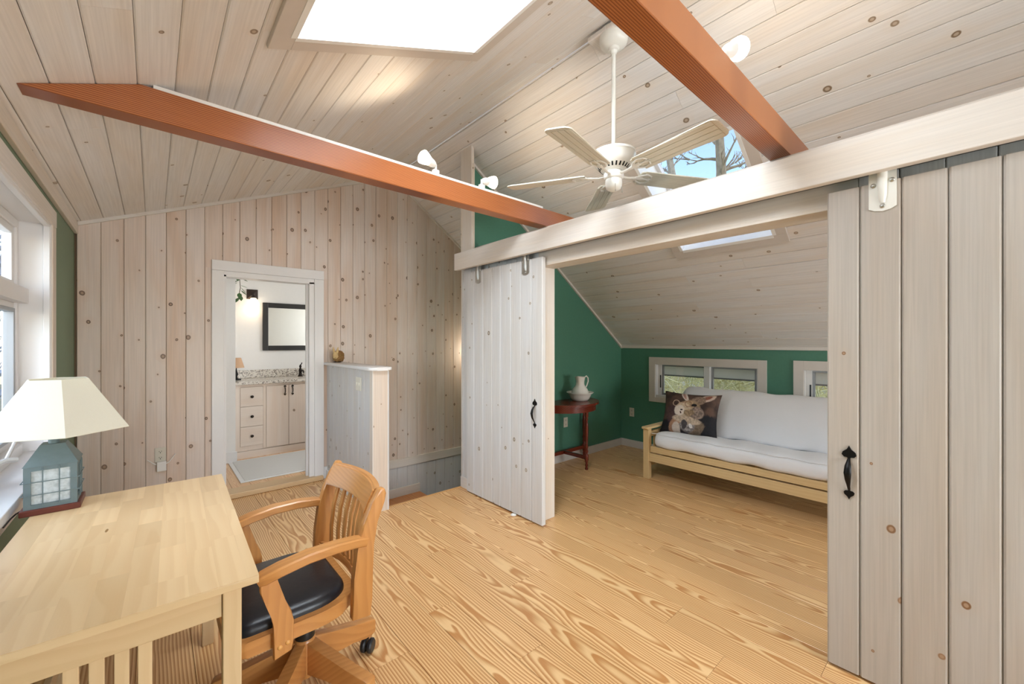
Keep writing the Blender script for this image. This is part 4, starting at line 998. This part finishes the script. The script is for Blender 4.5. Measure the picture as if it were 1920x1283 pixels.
for v in bm.verts:      # pouring lip to -X/-Y side, gentle dip
    if v.co.z > .19:
        k = (v.co.z - .19) / .065; a = math.atan2(v.co.y, v.co.x); q = max(0, math.cos(a - math.radians(205))) ** 6
        v.co.x += -.03 * q * k; v.co.y += -.014 * q * k; v.co.z += .014 * q * k
fin('body', bm, M_CHINA, pt, True, angle=70)
bm = M2(); tube(bm, [(.046, -.022, .245), (.072, -.034, .262), (.09, -.042, .24), (.092, -.043, .20), (.078, -.036, .155), (.064, -.03, .13)], [.007, .008, .008, .0075, .007, .007], 8); fin('handle', bm, M_CHINA, pt, True)

# ------------------------------------------------------------------ bathroom
BZ = .042; BY = 6.20
bm = M2(); box(bm, -.6, 2.75, YB + .10, BY + .1, -.1, BZ - .019); fb = tag(fin('floor_bathroom', bm, M_SUB), 'pale pine plank floor of the bathroom beyond the doorway', 'floor', kind='structure')
x_ = -.5
while x_ < 2.6:
    board(fb, M_FLOORB, (x_ + .15, YB + .13, BZ), (0, 1, 0), (-1, 0, 0), BY - YB - .13, .15, t=.018, ch=.001, name='plank'); x_ += .15
bm = M2(); box(bm, -.6, 2.75, BY, BY + .1, -.1, 2.55); tag(fin('wall_bathroom_back', bm, M_BATHW), 'white bathroom wall behind the mirror and sconce', 'wall', kind='structure')
bm = M2(); box(bm, -.6, -.5, YB + .116, BY, -.1, 2.55); box(bm, -.5, .70, 5.53, BY, BZ, 2.55); tag(fin('wall_bathroom_left', bm, M_BATHW), 'white bathroom return wall just inside the doorway', 'wall', kind='structure')
bm = M2(); box(bm, 2.4, 2.5, YB + .116, 4.7, -.1, 2.55); box(bm, 2.4, 2.5, 5.5, BY, -.1, 2.55); box(bm, 2.4, 2.5, 4.7, 5.5, -.1, 1.2); box(bm, 2.4, 2.5, 4.7, 5.5, 2.2, 2.55); tag(fin('wall_bathroom_right', bm, M_BATHW), 'white bathroom side wall out of sight beyond the vanity', 'wall', kind='structure')  # opening added for the bathroom fill light
bm = M2(); box(bm, -.6, 2.75, YB + .116, BY + .1, 2.5, 2.6); tag(fin('ceiling_bathroom', bm, M_BATHW), 'white bathroom ceiling', 'ceiling', kind='structure')
bm = M2(); box(bm, -.5, DX0, YB + .117, YB + .13, -.05, 2.5); box(bm, DX1, 2.4, YB + .117, YB + .13, -.05, 2.5); box(bm, DX0, DX1, YB + .117, YB + .13, 2.03, 2.5)
tag(fin('wall_bathroom_front', bm, M_BATHW), 'white bathroom side of the doorway wall', 'wall', kind='structure')
tag(B('baseboard_bathroom', -.5, .714, 5.516, 5.53, BZ, BZ + .12, M_WHITE, None, .003), 'white baseboard at the bathroom return wall', 'baseboard', kind='structure')
rg = thing('bath_rug', 'pale grey woven rug with a white border on the bathroom floor', 'rug', (.63, 4.655, BZ + .001))
kk = NT('woven_rug'); o_ = kk.obj(); x, y, z = kk.sep(o_); wv = kk.ma('MULTIPLY', kk.ma('SINE', kk.ma('MULTIPLY', x, 520)), kk.ma('SINE', kk.ma('MULTIPLY', y, 520)))
kk.col(kk.mix(kk.smooth(kk.ma('MULTIPLY_ADD', kk.noise(o_, 180, 2), .8, wv), -.4, 1.1), srgb(196, 194, 188), srgb(226, 224, 218))); kk.p(Roughness=.95)
bm = M2(); box(bm, .04, .96, .035, .855, .004, .009); fin('woven_field', bm, kk.m, rg)
bm = M2(); box(bm, 0, 1.0, 0, .89, 0, .006); bevel(bm, .002, 1); fin('border', bm, plain('rug_border', (232, 230, 226), .9), rg)
va = thing('vanity_cabinet', 'whitewashed pine vanity cabinet with three drawers and two doors', 'cabinet', (.726, 5.62, BZ))
VZ = .86
M_VAN = lambda ax: pine('vanity_pine', (234, 220, 206), (228, 206, 186), kd=.1, S=3.5, axis=ax, grain=.05)
B('body', -.02, 1.45, .012, BY - 5.62 - .01, .085, VZ - .0, M_VAN('Z'), va); B('toe_kick', -.02, 1.45, .004, .03, 0, .082, M_VAN('X'), va)
B('stile', -.02, .03, 0, .012, .09, VZ - .001, M_VAN('Z'), va); B('top_rail', .03, 1.45, 0, .012, .835, VZ - .001, M_VAN('X'), va); B('stile', .262, .292, 0, .012, .09, .835, M_VAN('Z'), va); B('stile', .81, .84, 0, .012, .09, .835, M_VAN('Z'), va)
for z0, z1 in ((.145, .365), (.37, .60), (.605, .828)):
    d_ = B('drawer', .032, .26, -.004, .012, z0, z1, M_VAN('X'), va, .002)
    bm = M2(); lathe(bm, [(.007, 0), (.007, .010), (.016, .016), (.017, .022), (.010, .027), (.001, .028)], 14, frame((.146, -.004, (z0 + z1) / 2), (1, 0, 0), (0, 0, 1))); fin('knob', bm, plain('bronze_knob', (52, 44, 36), .4, .6), d_, True)
for i, (x0_, x1_) in enumerate(((.294, .534), (.538, .808), (.842, 1.1), (1.104, 1.44))):
    d_ = B('door', x0_, x1_, -.004, .012, .095, .828, M_VAN('Z'), va, .002)
    hx = x1_ - .04 if i % 2 == 0 else x0_ + .04
    bm = M2(); tube(bm, [(hx, -.006, .73), (hx, -.022, .75), (hx, -.022, .78), (hx, -.006, .80)], .006, 8)
    for zc, s_ in ((.805, 1), (.725, -1)): prism(bm, [(-.012, 0), (.012, 0), (.014, .01 * s_), (0, .026 * s_), (-.014, .01 * s_)], 0, .004, frame((hx, -.004, zc), (1, 0, 0), (0, 0, 1)))
    fin('handle', bm, plain('bronze_knob', (52, 44, 36), .4, .6), d_)
kk = NT('granite'); o_ = kk.obj(); vv = kk.n('ShaderNodeTexVoronoi'); vv.inputs['Scale'].default_value = 90; kk.set(vv.inputs['Vector'], o_)
cr_, cg_, cb_ = kk.sep(vv.outputs['Color']); c_ = kk.mix(kk.noise(o_, 30, 3), srgb(206, 196, 180), srgb(236, 230, 220)); c_ = kk.mix(kk.ma('GREATER_THAN', cr_, .72), c_, srgb(176, 166, 154)); c_ = kk.mix(kk.ma('GREATER_THAN', cg_, .88), c_, srgb(120, 110, 102)); kk.col(c_); kk.p(Roughness=.2)
ct = thing('countertop', 'speckled beige granite countertop with backsplash on the vanity', 'countertop', (.706, 5.59, BZ + VZ + .0005))
B('slab', 0, 1.48, 0, BY - 5.59 - .005, 0, .032, kk.m, ct, .004); B('backsplash', 0, 1.48, BY - 5.59 - .026, BY - 5.59 - .004, .033, .135, kk.m, ct, .003)
fa = thing('faucet', 'dark bronze faucet on the granite countertop', 'faucet', (1.50, 6.05, BZ + VZ + .033))
bm = M2(); lathe(bm, [(.032, 0), (.032, .01), (.022, .02), (.018, .06), (.022, .075), (.018, .10), (.010, .115), (.016, .13), (.012, .15), (.001, .16)], 14); fin('body', bm, plain('oil_bronze', (44, 36, 32), .35, .7), fa, True)
bm = M2(); tube(bm, [(0, -.015, .06), (.01, -.06, .085), (.012, -.10, .075), (.012, -.11, .055)], [.012, .010, .010, .011], 8); fin('spout', bm, plain('oil_bronze', (44, 36, 32), .35, .7), fa, True)
bm = M2(); tube(bm, [(0, 0, .15), (.012, -.01, .17), (.016, -.012, .185)], [.007, .006, .008], 8); fin('lever', bm, plain('oil_bronze', (44, 36, 32), .35, .7), fa, True)
mr = thing('wall_mirror', 'rectangular wall mirror in a wide black frame above the vanity', 'mirror', (1.08, BY - .001, 1.287))
MWD, MHT = .80, .632; mb = plain('mirror_frame_black', (30, 27, 24), .35)
B('frame_stile', 0, .065, -.028, 0, 0, MHT, mb, mr, .006); B('frame_stile', MWD - .065, MWD, -.028, 0, 0, MHT, mb, mr, .006); B('frame_rail', .065, MWD - .065, -.028, 0, 0, .065, mb, mr, .006); B('frame_rail', .065, MWD - .065, -.028, 0, MHT - .065, MHT, mb, mr, .006)
k2 = NT('mirror_glass'); k2.col(srgb(236, 234, 226)); k2.p(Roughness=.04, Metallic=1.0); B('mirror_glass', .06, MWD - .06, -.014, -.004, .06, MHT - .06, k2.m, mr)
for sx, lab in ((.965, 'bronze wall sconce with a lit flared glass shade left of the mirror'), (2.03, 'added unseen bronze wall sconce with a lit flared glass shade beyond the mirror')):  # second sconce is added out of view to light the bathroom
    sc_ = thing('wall_sconce', lab, 'sconce', (sx, BY - .001, 1.90), group='bathroom mirror sconces')
    bz_ = plain('sconce_bronze', (58, 46, 40), .4, .5)
    bm = M2(); a = [(-.062, .055), (.062, .055), (.062, .18), (-.062, .18)]; F_ = frame((0, 0, 0), (1, 0, 0), (0, 0, 1)); va_ = [bm.verts.new(F_ @ Vector((p[0], p[1], .0))) for p in a]; vc_ = [bm.verts.new(F_ @ Vector((p[0], p[1], .012))) for p in a]; vd_ = [bm.verts.new(F_ @ Vector((p[0] * .3, .117 + (p[1] - .117) * .3, .04))) for p in a]
    for r1, r2 in ((va_, vc_), (vc_, vd_)):
        for i in range(4): bm.faces.new((r1[i], r1[(i + 1) % 4], r2[(i + 1) % 4], r2[i]))
    bm.faces.new(vd_); bm.faces.new(va_[::-1]); fin('backplate', bm, bz_, sc_)
    bm = M2(); tube(bm, [(0, -.035, .117), (0, -.08, .115), (0, -.095, .09)], [.012, .011, .014], 8); lathe(bm, [(.028, .055), (.03, .075), (.014, .092)], 14, Matrix.Translation((0, -.095, 0))); fin('arm', bm, bz_, sc_, True)
    bm = M2(); lathe(bm, [(.028, .062), (.042, .04), (.05, .01), (.066, -.012), (.066, -.024), (.056, -.04)], 18, Matrix.Translation((0, -.095, 0)), cap=False); fin('glass_shade', bm, emis('sconce_shade_glow', (255, 236, 206), 3.2), sc_, True)
    L = bpy.data.lights.new('sconce_bulb', 'POINT'); L.energy = .35; L.color = (1, .82, .6); L.shadow_soft_size = .05; lo = bpy.data.objects.new('sconce_bulb', L); COL.objects.link(lo); lo.parent = sc_; lo.location = (0, -.10, -.085)
ss = thing('stair_sconce', 'small lit wall lamp on the pine wall over the stairs', 'sconce', (3.22, YB - .001, 1.25))
B('backplate', -.04, .04, -.012, 0, -.06, .06, plain('sconce_bronze', (58, 46, 40), .4, .5), ss, .004)
bm = M2(); lathe(bm, [(.03, -.05), (.05, .06)], 16, Matrix.Translation((0, -.075, 0)), cap=False); fin('glass_shade', bm, emis('sconce_shade_glow', (255, 236, 206), 3.2), ss, True)
L = bpy.data.lights.new('stair_bulb', 'POINT'); L.energy = 6; L.color = (1, .86, .68); L.shadow_soft_size = .05; lo = bpy.data.objects.new('stair_bulb', L); COL.objects.link(lo); lo.parent = ss; lo.location = (0, -.16, .02)
tl = thing('small_table_lamp', 'small dark lamp with a tan shade on the countertop', 'table lamp', (.765, 5.98, BZ + VZ + .033))
bm = M2(); lathe(bm, [(.05, 0), (.05, .01), (.02, .02), (.012, .04), (.022, .07), (.012, .10), (.006, .13), (.006, .19)], 14); fin('base', bm, plain('lamp_dark_iron', (30, 28, 27), .45, .5), tl, True)
bm = M2(); lathe(bm, [(.085, .15), (.05, .27)], 18, cap=False); fin('shade', bm, plain('tan_shade', (206, 168, 134), .8), tl, True)
pl_ = thing('hanging_plant', 'trailing green vine hanging at the bathroom corner by the door head', 'plant', (.765, 5.75, 2.04))
ml = plain('leaf_green', (70, 104, 58), .5, var=.2, nscale=20); rr = random.Random(5)
bm = M2(); tube(bm, [(-.02, .0, .35), (0, 0, .15), (.01, -.01, 0), (-.01, 0, -.12)], .004, 5); fin('stem', bm, plain('stem_brown', (92, 84, 52), .7), pl_)
for i in range(14):
    bm = M2(); z_ = -.12 + .03 * i; a = rr.uniform(0, 6.28); Ml = Matrix.Translation((.02 * math.cos(a), .02 * math.sin(a), z_)) @ Matrix.Rotation(a, 4, 'Z') @ Matrix.Rotation(rr.uniform(.3, 1.2), 4, 'Y')
    prism(bm, [(0, 0), (.02, .022), (.045, .024), (.075, 0), (.045, -.024), (.02, -.022)], -.001, .001, Ml); fin('leaf', bm, ml, pl_)

# ------------------------------------------------------------------ outdoors
bm = M2(); box(bm, -60, 70, -60, 70, -3.3, -3.2); tag(fin('ground', bm, plain('winter_ground', (112, 108, 84), .95, var=.3, nscale=.6)), 'pale winter ground outside the windows', 'ground', kind='structure')
M_BARK = plain('grey_bark', (150, 140, 122), .9, var=.3, nscale=4, bump=.3); M_TWIG = plain('olive_twigs', (206, 200, 150), .9, var=.25, nscale=3)
def tree(name, x_, y_, h, r0, seed, label, mat, nb=26, spread=.35, group=None, depth=2, low=.15):
    rr = random.Random(seed); t = thing(name, label, 'tree' if name != 'thicket' else 'shrub', (x_, y_, -3.2), group=group)
    bm = M2(); P = [(rr.uniform(-.02, .02) * h * k / 6, rr.uniform(-.02, .02) * h * k / 6, h * k / 6) for k in range(7)]
    tube(bm, P, [r0 * (1 - .8 * k / 6) for k in range(7)], 7); fin('trunk', bm, mat, t)
    bm = M2()
    def br(p, d, L, r_, dep):
        q = [p]; dd = d.copy()
        for k in range(4):
            dd = (dd + Vector((rr.uniform(-.35, .35), rr.uniform(-.35, .35), rr.uniform(-.15, .3)))).normalized(); q.append(q[-1] + dd * L / 4)
        tube(bm, q, [r_ * (1 - .8 * k / 4) for k in range(5)], 4, cap=False)
        if dep:
            for k in range(4): br(q[rr.randint(1, 4)], (dd + Vector((rr.uniform(-1, 1), rr.uniform(-1, 1), rr.uniform(-.4, .8)))).normalized(), L * rr.uniform(.35, .6), r_ * .5, dep - 1)
    for i in range(nb):
        f = rr.uniform(low, 1.0); k = min(5, int(f * 6)); p = Vector(P[k]).lerp(Vector(P[k + 1]), f * 6 - k); a = rr.uniform(0, 6.28)
        br(p, Vector((math.cos(a), math.sin(a), rr.uniform(.0, .8))).normalized(), h * spread * (1.15 - f) + .5, r0 * .35 * (1.2 - f), depth)
    fin('branches', bm, mat, t)
def at(px, dist, off=0):
    l = (px - 960) / 765; s_, c_ = math.sin(math.radians(41.34)), math.cos(math.radians(41.34)); v = Vector((s_ + l * c_, c_ - l * s_)); v.normalize(); return v * dist
for i, (px, d, h, r_, lab) in enumerate(((1262, 27, 20, .55, 'leafless tree at the left of the right skylight view'), (1346, 18, 17, .40, 'thick leafless trunk in the middle of the right skylight view'), (1402, 38, 24, .5, 'slender leafless tree at the right of the right skylight view'))):
    p = at(px, d); tree('tree', p.x, p.y, h, r_, 20 + i, lab, M_BARK, 34, .13, 'bare trees outside the alcove')
rr = random.Random(77); bm = M2()
for px in range(1205, 1600, 9):
    for d in (7.6, 8.4, 9.6, 11):
        p = at(px + rr.uniform(-6, 6), d + rr.uniform(-.4, .4)); q = [Vector((p.x, p.y, -3.2))]; dd = Vector((rr.uniform(-.3, .3), rr.uniform(-.3, .3), 1))
        while q[-1].z < 1.9:
            back = (q[0] - q[-1]) * .6; dd = Vector((rr.uniform(-.9, .9) + back.x, rr.uniform(-.9, .9) + back.y, 1.1)).normalized(); q.append(q[-1] + dd * .4)
            if q[-1].z > -1.5 and len(q) < 40:
                for _ in range(2):
                    e_ = Vector((rr.uniform(-1, 1), rr.uniform(-1, 1), rr.uniform(-.5, .7))).normalized(); a_ = q[-1]; b_ = a_ + e_ * rr.uniform(.25, .5); c_ = b_ + (e_ + Vector((rr.uniform(-.7, .7), rr.uniform(-.7, .7), rr.uniform(-.7, .5)))).normalized() * rr.uniform(.2, .5)
                    tube(bm, [a_, b_, c_], [.010, .007, .003], 3, cap=False)
        tube(bm, q, [max(.006, .022 * (1 - k / len(q))) for k in range(len(q))], 4, cap=False)
tk = fin('thicket', bm, M_TWIG); tag(tk, 'tangled olive thicket of bare branches outside the low alcove windows', 'thicket', kind='stuff')
for i, (x_, y_, h) in enumerate(((-2.0, 9.5, 11), (-4.6, 18, 12))):
    tree('tree', x_, y_, h, .2, 90 + i, ('nearer pale bare tree outside the tall window', 'farther pale bare tree outside the tall window')[i], plain('pale_bark', (150, 156, 168), .9, var=.25, nscale=3), 26, .17, 'bare trees outside the tall window')
